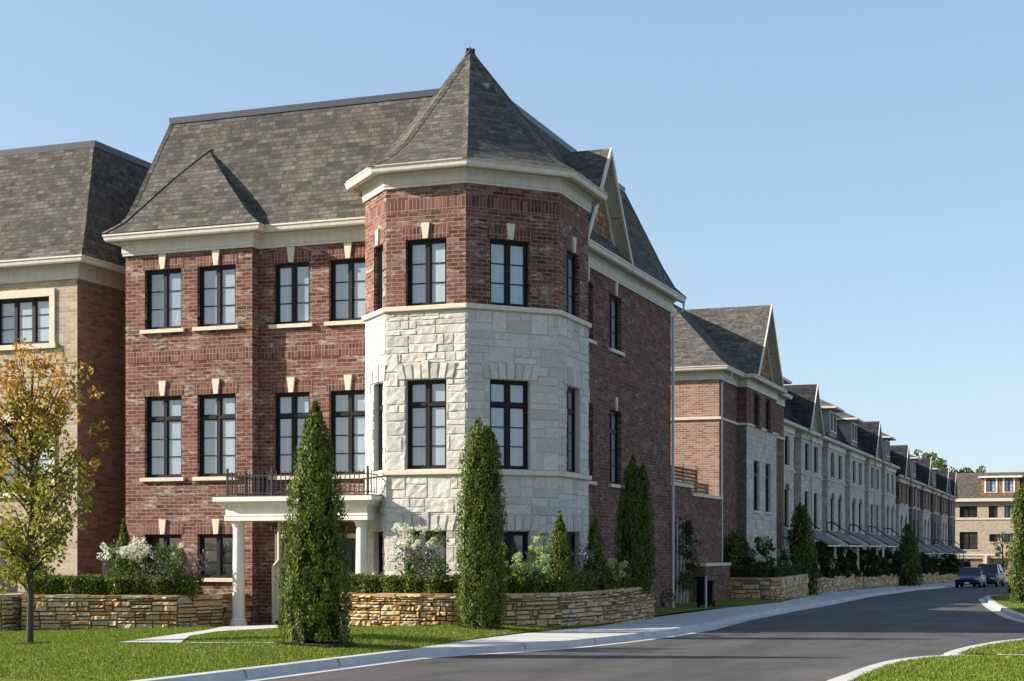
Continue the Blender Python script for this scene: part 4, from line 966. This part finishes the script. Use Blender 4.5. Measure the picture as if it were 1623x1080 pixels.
for i, (v0, v1) in enumerate(((77.5, 97), (97.6, 117), (117.6, 140), (140.6, 170))):
    drywall(('nearest', 'second', 'third', 'farthest')[i]+' stone retaining wall in front of the townhouse row', [(interp(v0, EDGE)-1.2, v0), (interp(v0, EDGE)-.25, v0), (interp(v1, EDGE)-.25, v1), (interp(v1, EDGE)-1.2, v1)], wt((v0+v1)/2), road_z(0, v1)-.1, coarse=1.8)
def soil(poly, z, name='planting_bed'):
    mb = MB(); mb.face([(x, y, z) for x, y in poly]); o = mb.build(name, M['soil']); tag(o, kind='structure')
soil([(-14.1, 29.2)]+turret_wall_pts+[(-10.9, 36.7), (-11.3, 37), (-12, 36), (-15, 31.6)], WT-.06)
soil([(-21.3, 27.75), (-18.2, 28.8), (-17.8, 31.15), (-22.7, 31.6)], -1.06); soil([(-30, 24.45), (-21.5, 27.35), (-22.6, 31.6), (-34, 31.5)], -1.05)
soil([(-13.4, 59.1), (-11.3, 59.2), (-12, 70), (-13.4, 70)], -1.2)
soil([(-14.9, 77.5), (-13.2, 77.5), (-13.2, 110), (-12.6, 140), (-12.3, 170), (-14.9, 170)], -2.1)

# ================================================================== PLANTS
def unit(v): return v/np.maximum(np.linalg.norm(v, axis=-1, keepdims=True), 1e-9)
def kites(cen, axis, length, width, nrm=None):     # one pointed leaf face per centre
    n = len(cen); a = unit(axis); r = unit(rng.normal(size=(n, 3))) if nrm is None else nrm
    b = unit(np.cross(a, r)); L = np.broadcast_to(length, (n,))[:, None]; W = np.broadcast_to(width, (n,))[:, None]
    v = np.stack([cen-a*L*.5, cen+b*W*.5-a*L*.05, cen+a*L*.5, cen-b*W*.5-a*L*.05], 1); return v.reshape(-1, 3)
def clump_leaves(centres, radii, per, size, up=.5, out_from=None, flat=1.):
    k = len(centres); C_ = np.repeat(centres, per, 0); Rr = np.repeat(radii, per)[:, None]
    d = unit(rng.normal(size=(k*per, 3))); rad = rng.uniform(.55, 1.0, (k*per, 1))
    p = C_+d*Rr*rad*np.array([1, 1, flat]); ax = d+np.array([0, 0, up])+rng.normal(size=(k*per, 3))*.35
    s = rng.uniform(.7, 1.3, k*per)*size; nr = unit(d+rng.normal(size=d.shape)*.5)
    return p, ax, s, nr
def cedar(x, y, zb, h, r, label, twin=None, dens=1., group='columnar cedars by the walls and houses', width_prof=None, matn='cedar', leafs=.042):
    root = empty('cedar', (x, y, EYE+zb), 0, label, 'cedar', group)
    prof = width_prof or [(0, .80), (.08, .95), (.25, 1.0), (.45, .92), (.7, .66), (.88, .33), (1, .03)]
    tops = [(0, 0, h, 1.)]+([twin] if twin else [])
    mb = MB(); mb.tube([(0, 0, -.1), (0, 0, h*.5)], [.06, .03], 6); mb.build('trunk', M['bark'], root, lift=0)
    mb = MB(); V = []
    for dx, dy, hh_, rs in tops:
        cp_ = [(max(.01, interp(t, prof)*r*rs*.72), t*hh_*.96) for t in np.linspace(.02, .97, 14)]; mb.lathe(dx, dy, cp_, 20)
        area = 2*math.pi*r*rs*hh_*.7; k = int(area/(.0075)*dens)
        t = rng.beta(1.1, 1.25, k); ph = rng.uniform(0, 2*math.pi, k)
        # vertical, uneven ridges
        lump = 1+.06*np.sin(ph*4+t*5+x)+.06*np.sin(ph*7-t*11+2*x)+.05*np.sin(ph*13+t*23+y)+.04*np.sin(ph*3-t*37)+rng.normal(size=k)*.04
        rad = np.array([interp(q, prof) for q in t])*r*rs*lump*.97
        cen = np.stack([dx+rad*np.cos(ph), dy+rad*np.sin(ph), t*hh_], 1); cr = np.clip(rad*.25, .02, .06)*leafs/.042
        out = np.stack([np.cos(ph), np.sin(ph), np.zeros(k)], 1); per = 16
        p, ax, s, nr = clump_leaves(cen, cr, per, leafs, 1.1, flat=2.4); O = np.repeat(out, per, 0)
        nr = unit(O+rng.normal(size=O.shape)*.32); V.append(kites(p, ax+O*.35+np.array([0, 0, .5]), s*1.25, s*.6, nr))
    # solid core, coloured near black for the shade deep in the crown
    mb.build('shade_cone', M['shade_core'], root, lift=0)
    np_mesh('crown', np.concatenate(V), 4, M[matn], root); return root
def at_depth(px, py, D): a = (px-811.5)/2500; X = a*D; return X*CT-D*ST, X*ST+D*CT, -(py-870)/2500*D
x, y, z = lawn_at(500, 1021); D1 = -x*ST+y*CT
cedar(x, y, z, (1021-638)*D1/2500, .535*D1/24.4, 'tall bright green cone shaped cedar on the lawn before the porch', width_prof=[(0, .92), (.08, 1.0), (.25, 1.0), (.45, .86), (.7, .6), (.88, .32), (1, .03)], dens=1.0)
x, y, z = lawn_at(763, 996); D2 = -x*ST+y*CT; cd2 = (x, y)
cedar(x-.05, y, z, (996-664)*D2/2500, .40*D2/29, 'columnar green cedar with twin tips before the turret corner', twin=(.19, .05, (996-676)*D2/2500, .72), width_prof=[(0, .9), (.1, .98), (.3, 1), (.6, .92), (.8, .75), (.92, .5), (1, .08)])
x, y, z = at_depth(1003, 932, 36.6); cedar(x, y, -1.0, 3.15, .38, 'tall dark cedar with twin tips against the shaded side wall', twin=(.22, .08, 2.98, .7), width_prof=[(0, .9), (.1, 1), (.3, 1), (.6, .85), (.85, .5), (1, .05)])
x, y, z = at_depth(887, 920, 32.0); cedar(x, y, -1.0, 1.76, .31, 'small cone cedar beside the shaded turret window', width_prof=[(0, 1), (.3, .9), (.6, .6), (.85, .28), (1, .03)])
x, y, z = at_depth(943, 920, 33.8); cedar(x, y, -1.0, 1.68, .30, 'small cone cedar at the foot of the brick side wall beside the turret', width_prof=[(0, 1), (.3, .9), (.6, .6), (.85, .28), (1, .03)])
x, y, z = at_depth(196, 920, 36.0); cedar(x, y, -1.1, 1.8, .26, 'slim bright cedar between the two houses behind white flowers', width_prof=[(0, 1), (.3, .9), (.6, .6), (.85, .28), (1, .03)])
x, y, z = at_depth(1164, 920, 60.8); cedar(x, y, -1.3, 1.95, .55, 'dark cedar below the downpipe corner of the gabled house', width_prof=[(0, 1), (.3, .9), (.6, .7), (.85, .4), (1, .05)], dens=.22, leafs=.085, twin=(.3, .25, 1.8, .7))
x, y, z = at_depth(1270, 950, 70.5); cedar(x, y, road_z(x, y)+.1, 4.1, .78, 'large dark cedar at the start of the townhouse row', dens=.16, leafs=.1, width_prof=[(0, 1), (.3, .95), (.6, .7), (.85, .4), (1, .05)])
x, y, z = at_depth(1440, 915, 112); cedar(x, y, road_z(x, y)+.1, 4.4, .85, 'dark cedar midway along the townhouse row', dens=.12, leafs=.13, width_prof=[(0, 1), (.3, .95), (.6, .7), (.85, .4), (1, .05)])
x, y, z = at_depth(1620, 953, 56.5); cedar(x, y, road_z(x, y)+.1, 4.25, .42, 'tall sunlit cedar on the grass island across the road', dens=.3, leafs=.075, width_prof=[(0, .9), (.1, 1), (.5, .95), (.8, .7), (.92, .45), (1, .05)])

def foliage_mass(name, cen, rad, per, size, matn, parent, flat=1., up=.4):
    p, ax, s, nr = clump_leaves(np.array(cen), np.array(rad), per, size, up, flat=flat); return np_mesh(name, kites(p, ax, s, s*.62, nr), 4, M[matn], parent)
def hedge(A, B, z0, z1, w, label, group='clipped boxwood hedges on the retaining walls', matn='hedge'):
    f = Fr(A, B); L = f.len; root = empty('hedge', (A[0], A[1], EYE+z0), 0, label, 'hedge', group)
    n = min(16000, int(L*(w+2*(z1-z0))*2600)); s = rng.uniform(-.09, L+.09, n); side = rng.integers(0, 3, n)
    d = np.where(side == 0, rng.normal(w/2, .03, n), np.where(side == 1, rng.uniform(-w/2, w/2, n), rng.normal(-w/2, .03, n)))
    z = np.where(side == 1, z1+rng.normal(0, .025, n)+.018*np.sin(s*6), rng.uniform(z0, z1, n))-z0
    lump = .035*np.sin(s*7.3)+.03*np.sin(s*13.1+2); d = d+lump*np.sign(d)
    p = np.stack([f.t.x*s+f.n.x*d, f.t.y*s+f.n.y*d, z], 1); sz = rng.uniform(.035, .07, n)
    np_mesh('foliage', kites(p, rng.normal(size=(n, 3))+np.array([0, 0, .6]), sz, sz*.7), 4, M[matn], root)
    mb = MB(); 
    base = Fr((0, 0), (B[0]-A[0], B[1]-A[1])); mb.fbox(base, .05, L-.05, -w/2+.06, w/2-.06, -.05, z1-z0-.04); mb.build('shade_box', M['shade_core'], root, lift=0); return root  # plain dark box under the leaves, the hedge's inner shade painted in
hedge((-29.5, 25.0), (-22.75, 27.25), -1.05, -.70, .5, 'clipped hedge at far left behind the young tree')
hedge((-21.4, 28.2), (-18.0, 29.25), -1.05, -.62, .48, 'clipped hedge on the wall below the left bay windows')
hedge((-13.95, 28.5), (-12.1, 28.5), -.96, -.57, .42, 'clipped hedge on the wall left of the turret corner cedar')
hedge((-12.1, 28.5), (-10.9, 29.15), -.96, -.58, .42, 'clipped hedge directly behind the turret corner cedar')
hedge((-10.85, 29.2), (-10.15, 30.5), -.96, -.56, .42, 'clipped dark hedge on the wall curving past the shaded turret')
hedge((-10.15, 30.5), (-10.15, 34.4), -.96, -.56, .42, 'clipped dark hedge at the right end of the turret wall')
hedge((-13.2, 59.6), (-11.7, 59.6), -1.2, -.75, .6, 'dark hedge on the stone block wall before the gabled house', matn='darkshrub')
hedge((-11.75, 60.0), (-12.25, 69.5), -1.2, -.75, .6, 'dark hedge along the street side of the gabled house', matn='darkshrub')
for i, (v0, v1) in enumerate(((78, 97), (97.8, 117), (118, 140), (141, 169))):
    a, b = interp(v0, EDGE)-.75, interp(v1, EDGE)-.75
    o = hedge((a, v0), (b, v1), -2.2-.0125*(v0-90), wt((v0+v1)/2)+.38, .7, f'dark hedge on the {("nearest", "second", "third", "farthest")[i]} retaining wall of the townhouse row', matn='darkshrub')
def shrub(x, y, z, w, h, label, leaf='shrub', flower=None, nf=0, per=45, group='flowering shrubs in the planting beds', size=.07, cat='shrub', top_only=False, fs=.07):
    root = empty('shrub', (x, y, EYE+z), 0, label, cat, group); k = max(6, int(w*h*26))
    cen = np.stack([rng.uniform(-w/2, w/2, k)*.8, rng.uniform(-.3, .3, k)*min(w, .9), rng.uniform(.12, .95, k)*h], 1)
    cen[:, 0] *= (1-.25*(cen[:, 2]/h)**2)
    mb = MB()
    for q in range(7): c = cen[rng.integers(0, k)]; mb.tube([(0, 0, 0), tuple(c*.5+np.array([0, 0, .05])), tuple(c)], [.012, .009, .005], 5)
    mb.build('stems', M['bark'], root, lift=0)
    foliage_mass('foliage', cen, rng.uniform(.09, .17, k), per, size, leaf, root)
    if nf:
        fc_ = np.stack([rng.uniform(-w/2, w/2, nf), rng.uniform(-.42, -.05, nf)*min(w, .9), h*rng.uniform(.62 if top_only else .35, 1.05, nf)], 1)
        p, ax, s, nr = clump_leaves(fc_, rng.uniform(fs*.8, fs*1.25, nf), 60, .035, .3, flat=1.1); np_mesh('flowers', kites(p, ax, s, s*.9, nr), 4, M[flower], root)
    return root
def shrub_px(px, pyb, D, wpx, hpx, label, **k):
    x, y, z = at_depth(px, pyb, D); return shrub(x, y, z, wpx*D/2500, hpx*D/2500, label, **k)
shrub_px(205, 925, 34.0, 80, 66, 'white hydrangea in full bloom left of the bay windows', flower='bloom', nf=34, top_only=True, fs=.085)
shrub_px(262, 925, 34.3, 70, 60, 'loose green shrub before the left ground floor window', flower='bloom', nf=5)
shrub_px(250, 928, 33.6, 95, 34, 'low grey sage under the white hydrangea', leaf='sage', size=.05, per=26)
shrub_px(318, 928, 33.8, 60, 52, 'grey purple sage between the ground floor windows', leaf='sage', size=.05, per=26)
shrub_px(276, 925, 33.4, 42, 44, 'small bright green shrub in front of the grey sage', size=.06)
shrub_px(672, 920, 30.3, 92, 84, 'tall white flowering hydrangea against the sunlit turret stone', flower='bloom', nf=30, top_only=True, fs=.06, per=26)
shrub_px(668, 922, 29.7, 105, 52, 'grey sage at the foot of the sunlit turret', leaf='sage', size=.05, per=30)
shrub_px(692, 922, 29.4, 28, 34, 'small green shrub within the turret sage', size=.06)
shrub_px(797, 925, 30.2, 24, 56, 'slender pale flower shrub right of the corner cedar', flower='lime', nf=7, fs=.06)
shrub_px(846, 925, 30.4, 66, 52, 'lime flowered hydrangea under the shaded turret window', flower='lime', nf=24, fs=.07)
shrub_px(860, 925, 30.9, 30, 78, 'tall stem of lime flowers beside the small cone cedar', flower='lime', nf=8, fs=.06, per=22)
shrub_px(925, 922, 32.5, 50, 56, 'dark grey leaved shrub between the two small cedars', leaf='sage', size=.05, per=22)
shrub_px(985, 930, 33.6, 34, 42, 'lime flowered hydrangea at the right end of the wall', flower='lime', nf=14, fs=.07)
shrub_px(1053, 962, 44.3, 40, 26, 'low dark shrub at the foot of the downpipe', leaf='darkshrub')
shrub_px(1212, 912, 61.5, 44, 60, 'tall green shrub before the stone bay of the gabled house', flower='lime', nf=14, leaf='shrub', size=.12, fs=.12)
shrub_px(1192, 912, 60.5, 22, 28, 'small dark shrub beside the tall green one', leaf='darkshrub', size=.1)
shrub_px(1243, 912, 66, 20, 40, 'pale flowering shrub under the first townhouse', flower='bloom', nf=8, leaf='shrub', size=.12, fs=.12)
k = 0; names = ['nearest', 'second', 'third', 'fourth', 'fifth', 'sixth', 'seventh', 'eighth', 'ninth', 'tenth', 'eleventh', 'twelfth', 'thirteenth', 'last']
for v in (76, 82, 87.5, 93, 99, 105, 111, 118, 126, 134, 142, 150, 158, 166):
    w_ = rng.uniform(3.2, 4.4); hh_ = rng.uniform(1.45, 2.0); zz_ = wt(v)-.2
    shrub(interp(v, EDGE)-1.1, v, zz_, w_, hh_, f'{names[k]} dark flowering shrub on the townhouse retaining walls', leaf='darkshrub', flower='bloom', nf=int(rng.uniform(8, 18)), per=34, size=.2, fs=.14, group='dark shrubs before the townhouse row'); k += 1
# climber on a trellis against the courtyard wall
tr_ = empty('climbing_plant', (-12.95, 51.6, EYE-2), 0, 'dark climber on a pale trellis against the courtyard wall', 'climber')
mb = MB()
for s in (0, .35, .7, 1.05): mb.box(-13.0, -12.96, 50.9+s*1.3, 50.94+s*1.3, -1.95, 1.0)
mb.build('trellis', M['lightmetal'], tr_)
cen = np.stack([rng.uniform(-.05, .3, 40), rng.uniform(-.7, .8, 40), rng.uniform(.7, 2.9, 40)], 1); foliage_mass('foliage', cen, rng.uniform(.12, .24, 40), 50, .09, 'darkshrub', tr_)

for (px_, py_, r_) in ((500, 1021, .62), (763, 996, .45), (47, 1021, .3)):
    mx_, my_, _z = lawn_at(px_, py_); n_ = 22
    sheet('mulch_ring', [(mx_+math.cos(6.2832*q/n_)*r_*random.uniform(.9, 1.12), my_+math.sin(6.2832*q/n_)*r_*random.uniform(.9, 1.12)) for q in range(n_)], lawn_z, M['soil'], .03)
# young maple
x, y, z = lawn_at(47, 1021); D0 = -x*ST+y*CT; mh = (1021-566)*D0/2500
mp = empty('maple_tree', (x, y, EYE+z), 0, 'young maple with orange and green autumn leaves at left', 'tree')
mb = MB(); tp = [(0, 0, -.05), (.02, 0, .8), (.0, 0, 1.6), (.04, .02, 2.6), (.02, 0, mh*.8), (.05, 0, mh*.97)]; mb.tube(tp, [.06, .048, .042, .032, .018, .005], 10)
cl = []
for q in range(64):
    t = rng.uniform(.2, .95); h = t*mh; ph = rng.uniform(0, 2*math.pi); Lb = (1.28*math.sin(math.pi*min(1, (t-.12)/.95))**.7)*rng.uniform(.55, 1.0)*D0/26
    base = np.array([.02, 0, h*.85]); tip = base+np.array([math.cos(ph)*Lb, math.sin(ph)*Lb, .35+.35*Lb+h*.10]); tip[2] = min(tip[2], mh*1.0)
    mid = (base+tip)/2+np.array([0, 0, -.06]); mb.tube([tuple(base), tuple(mid), tuple(tip)], [.016, .011, .004], 5)
    for w_ in np.linspace(.25, 1, 7): cl.append(base+(tip-base)*w_+rng.normal(size=3)*.13)
mb.build('trunk', M['bark'], mp, lift=0)
cl = np.array(cl); p, ax, s, nr = clump_leaves(cl, rng.uniform(.08, .2, len(cl)), 26, .062, -.3); keep = rng.random(len(p)) < .9
np_mesh('crown', kites(p[keep], ax[keep], s[keep], s[keep]*.85, nr[keep]), 4, M['maple'], mp)

def far_tree(x, y, z, h, w, label, leaf='tree_green', size=.35, cat='tree', k=60, low=.35):
    root = empty('tree', (x, y, EYE+z), 0, label, cat, 'trees around the far building'); mb = MB()
    mb.tube([(0, 0, 0), (.1, 0, h*.4), (0, .1, h*.85)], [.035*h*.6, .02*h, .004*h], 8)
    cen = []
    for q in range(k):
        t = rng.uniform(low, .96); rr_ = w/2*math.sin(math.pi*min(1., (t-low*.6)/(1.02-low*.6)))**.6*rng.uniform(.35, 1); ph = rng.uniform(0, 6.28)
        c = np.array([rr_*math.cos(ph), rr_*math.sin(ph), t*h]); cen.append(c)
        if q % 4 == 0: mb.tube([(0, 0, t*h*.75), tuple(c)], [.01*h, .003*h], 5)
    mb.build('trunk', M['bark'], root, lift=0); foliage_mass('crown', cen, rng.uniform(.07, .13, k)*w, 60, size, leaf, root); return root
for px, top, D, w, lb in ((1468, 708, 215, 3.6, 'tall tree with thin crown above the far end of the townhouse row'), (1490, 722, 225, 4.0, 'rounded tree above the last townhouse roof'), (1530, 740, 215, 4.0, 'leftmost treetop above the far stone block'), (1563, 737, 222, 4.0, 'rightmost treetop above the far stone block'), (1547, 742, 230, 4.5, 'pale treetop between two others above the far block')):
    x, y, z = at_depth(px, top, D); far_tree(x, y, -4, z+4, w*1.5, lb)
x, y, z = at_depth(1588, 921, 162); far_tree(x, y, road_z(x, y), 5.2, 2.1, 'young yellow green tree before the far garages', size=.14, low=.25, k=34, leaf='lime')
x, y, z = at_depth(1590, 925, 150); sheet('grass_verge', [(x-2.2, y-3), (x+6, y-3), (x+6, y+4), (x-2.2, y+4)], lambda a, b: road_z(a, b), M['turf'], .08)
# off to the left, behind the camera's field: nothing is built there

# ================================================================== GRASS
def blades(poly_fn, x0, x1, y0, y1, n, zf):
    x = rng.uniform(x0, x1, n); y = rng.uniform(y0, y1, n); k = np.array([poly_fn(a, b) for a, b in zip(x, y)]); x, y = x[k], y[k]
    z = np.array([zf(a, b) for a, b in zip(x, y)])+EYE; n = len(x); h = rng.uniform(.018, .042, n); w = rng.uniform(.006, .012, n); ph = rng.uniform(0, math.pi, n)
    c, s_ = np.cos(ph)*w, np.sin(ph)*w; lean = rng.normal(size=(n, 2))*.018
    return np.stack([np.stack([x-c, y-s_, z-.005], 1), np.stack([x+c, y+s_, z-.005], 1), np.stack([x+lean[:, 0], y+lean[:, 1], z+h], 1)], 1).reshape(-1, 3)
def in_poly(poly):
    def f(x, y):
        c = False; n = len(poly)
        for i in range(n):
            x1, y1 = poly[i]; x2, y2 = poly[i-1]
            if (y1 > y) != (y2 > y) and x < (x2-x1)*(y-y1)/(y2-y1)+x1: c = not c
        return c
    return f
ip = in_poly(PATH)
ok_l = lambda x, y: x < interp(y, EDGE)-.03 and not ip(x, y) and -x*.347+y*.938 > 16 and (x*CT+y*ST) > -.34*(-x*ST+y*CT) and not (y > 28.9 and x < -10) and not (x < -17 and y > 28.6) and not (-15.7 < x < -11 and y > 28.4)
V = [blades(ok_l, -22, -9.2, 12, 46, 330000, lawn_z)]
i1 = in_poly([(x+.24, y) for x, y in ISL1]+[(2.5, 22.9), (2.5, 5)]); V.append(blades(lambda x, y: i1(x, y) and y > 13, -2.8, 2.5, 13, 23, 70000, lambda x, y: road_z(x, y)+.105))
i2 = in_poly([(x+.22, y-.05) for x, y in ISL2]+[(6, 31), (6, 23.6), (-1.7, 23.3)]); V.append(blades(i2, -2.2, 3, 22.5, 31, 40000, lambda x, y: road_z(x, y)+.105))
i3 = in_poly([(x+.2, y) for x, y in ISL3]+[(3, 79), (14, 79), (14, 36)]); V.append(blades(lambda x, y: i3(x, y) and x < 2, -4.8, 2, 36, 79, 30000, lambda x, y: road_z(x, y)+.105))
tag(np_mesh('grass', np.concatenate(V), 3, M['grassblade']), 'short green mown grass on the lawn and the verges', 'grass', kind='stuff')

# ================================================================== CARS AND BINS
M['paint_blue'] = mat('dark_blue_paint', (.006, .010, .045), .35, .35); M['paint_blue'].node_tree.nodes['Principled BSDF'].inputs['Coat Weight'].default_value = .3
M['paint_black'] = mat('black_paint', (.005, .005, .008), .4, .3); M['paint_black'].node_tree.nodes['Principled BSDF'].inputs['Coat Weight'].default_value = .2
M['carglass'] = mat('car_glass', (.008, .012, .02), .12, .5); M['tyre'] = mat('tyre_rubber', (.015, .015, .015), .9, .1); M['lamp'] = mat('lamp_glass', (.6, .62, .65), .1, .8)
M['plate'] = mat('blank_plate', (.7, .7, .7), .5, .3)
def car(x, y, rz, paint, suv, label):
    z = road_z(x, y)+EYE; root = empty('parked_car', (x, y, z), rz, label, 'car', 'cars parked near the far end of the street')
    L, W = (4.6, 1.8) if not suv else (4.7, 1.88); H = 1.45 if not suv else 1.72; belt = .93 if not suv else 1.08
    # body loft along x (front = -x): stations of (x, half width, z bottom, z top)
    st = [(-L/2, .62, .35, .62), (-L/2+.12, .8, .25, .72), (-L/2+.5, .88, .22, .80 if not suv else .98), (-L*.2, .9, .2, belt-.03), (0, .9, .2, belt), (L*.28, .9, .2, belt+.02), (L/2-.25, .86, .25, belt), (L/2, .72, .38, belt-.15)]
    mb = MB(); rg = []
    for sx_, hw, zb, zt in st: hw *= W/1.8; rg.append([Vector((sx_, -hw*.94, zb)), Vector((sx_, -hw, zb+.2)), Vector((sx_, -hw*.98, (zb+zt)/2+.1)), Vector((sx_, -hw*.86, zt)), Vector((sx_, hw*.86, zt)), Vector((sx_, hw*.98, (zb+zt)/2+.1)), Vector((sx_, hw, zb+.2)), Vector((sx_, hw*.94, zb))])
    for a, b in zip(rg, rg[1:]):
        for i in range(8): j = (i+1) % 8; mb.face([a[i], a[j], b[j], b[i]])
    mb.face(rg[0][::-1]); mb.face(rg[-1])
    r0, r1 = (-.35, .95) if not suv else (-.45, 1.75)     # roof
    hw = .62*W/1.8; mb.hexa([(r0, -hw, H-.06), (r1, -hw, H-.06), (r1, hw, H-.06), (r0, hw, H-.06), (r0+.15, -hw*.9, H), (r1-.1, -hw*.9, H), (r1-.1, hw*.9, H), (r0+.15, hw*.9, H)])
    b0, b1 = -1.05, (1.85 if not suv else 2.2); bw = .8*W/1.8
    for s in (-1, 1):
        for (xa, za, xb, zb_) in ((b0, belt-.03, r0, H-.04), (b1, belt, r1, H-.04)): mb.tube([(xa, s*bw, za), (xb, s*hw, zb_)], .035, 6)
        mb.tube([(.3, s*bw, belt), (.3, s*hw, H-.04)], .03, 6)
        mb.box(-.85, -.7, s*(W/2)-(.0 if s > 0 else .16), s*(W/2)+(.16 if s > 0 else 0), belt, belt+.13)
    body = mb.build('body', M[paint], root, lift=0); merge(body)
    body.data.polygons.foreach_set('use_smooth', [True]*len(body.data.polygons)); body.modifiers.new('bevel', 'BEVEL').width = .03
    mb = MB(); k = .99; mb.hexa([(b0, -bw*k, belt-.05), (b1, -bw*k, belt-.05), (b1, bw*k, belt-.05), (b0, bw*k, belt-.05), (r0, -hw*k, H-.055), (r1, -hw*k, H-.055), (r1, hw*k, H-.055), (r0, hw*k, H-.055)]); mb.build('windows', M['carglass'], root, lift=0)
    for sx_ in (-L*.3, L*.3):
        for s in (-1, 1):
            mb = MB(); seg = 20; cy0 = s*(W/2-.01); ring = lambda yy, r: [Vector((sx_+r*math.cos(6.2832*q/seg), yy, .33+r*math.sin(6.2832*q/seg))) for q in range(seg)]
            A, B = ring(cy0-.2*s, .33), ring(cy0, .33)
            for q in range(seg): j = (q+1) % seg; mb.face([A[q], A[j], B[j], B[q]])
            mb.face(B); mb.face(A); w_ = mb.build('wheel', M['tyre'], root, lift=0)
            mb = MB(); A = ring(cy0+.006*s, .2); mb.face(A); mb.build('rim', M['lightmetal'], w_, lift=0)
    for s in (-1, 1): mb = MB(); mb.box(-L/2+.03, -L/2+.2, s*.62-.16, s*.62+.16, .6, .72); mb.build('headlight', M['lamp'], root, lift=0)
    mb = MB(); mb.box(-L/2-.02, -L/2+.01, -.45, .45, .42, .58); mb.build('grille', M['dark'], root, lift=0)
    mb = MB(); mb.box(-L/2-.03, -L/2-.015, -.17, .17, .3, .42); mb.build('licence_plate', M['plate'], root, lift=0)
    return root
car(-8.35, 117.5, R(90)-.04, 'paint_blue', False, 'dark blue sedan facing the camera, parked by the far kerb')
car(-7.6, 125.5, R(90)-.10, 'paint_black', True, 'black sport utility car just behind the blue sedan')
car(-3.6, 93, R(90), 'paint_black', False, 'black car mostly hidden behind the island cedar at right')
def bin_(x, y, w, d, h, label):
    root = empty('waste_bin', (x, y, EYE+lawn_z(x, y)), 0, label, 'bin', 'dark bins by the driveway'); mb = MB()
    a = w/2*.86; mb.hexa([(-a, -d/2*.86, .08), (a, -d/2*.86, .08), (a, d/2*.86, .08), (-a, d/2*.86, .08), (-w/2, -d/2, h-.06), (w/2, -d/2, h-.06), (w/2, d/2, h-.06), (-w/2, d/2, h-.06)]); mb.build('body', M['bin'], root, lift=0)
    mb = MB(); mb.box(-w/2-.03, w/2+.03, -d/2-.04, d/2+.03, h-.055, h); mb.tube([(-w/2, d/2+.07, h-.08), (w/2, d/2+.07, h-.08)], .02, 6); mb.build('lid', M['bin'], root, lift=0)
    for s in (-1, 1): mb = MB(); mb.tube([(s*w/2-.03, d/2-.05, .09), (s*w/2+.03, d/2-.05, .09)], .09, 12); mb.build('wheel', M['tyre'], root, lift=0)
M['bin'] = mat('dark_green_plastic', (.006, .008, .009), .7, .12)
x, y, z = at_depth(1112, 958, 46.6); bin_(x, y, .24, .34, .9, 'taller dark bin left of the thin pale post')
x, y, z = at_depth(1126, 960, 47.2); bin_(x, y, .17, .26, .8, 'narrow dark bin beside the driveway entrance')
x, y, z = at_depth(1119, 958, 46.2); mb = MB(); mb.tube([(x, y, -2.1), (x, y, -.8)], .028, 8); tag(mb.build('marker_post', M['lightmetal']), 'thin pale post standing between the two dark bins', 'post')
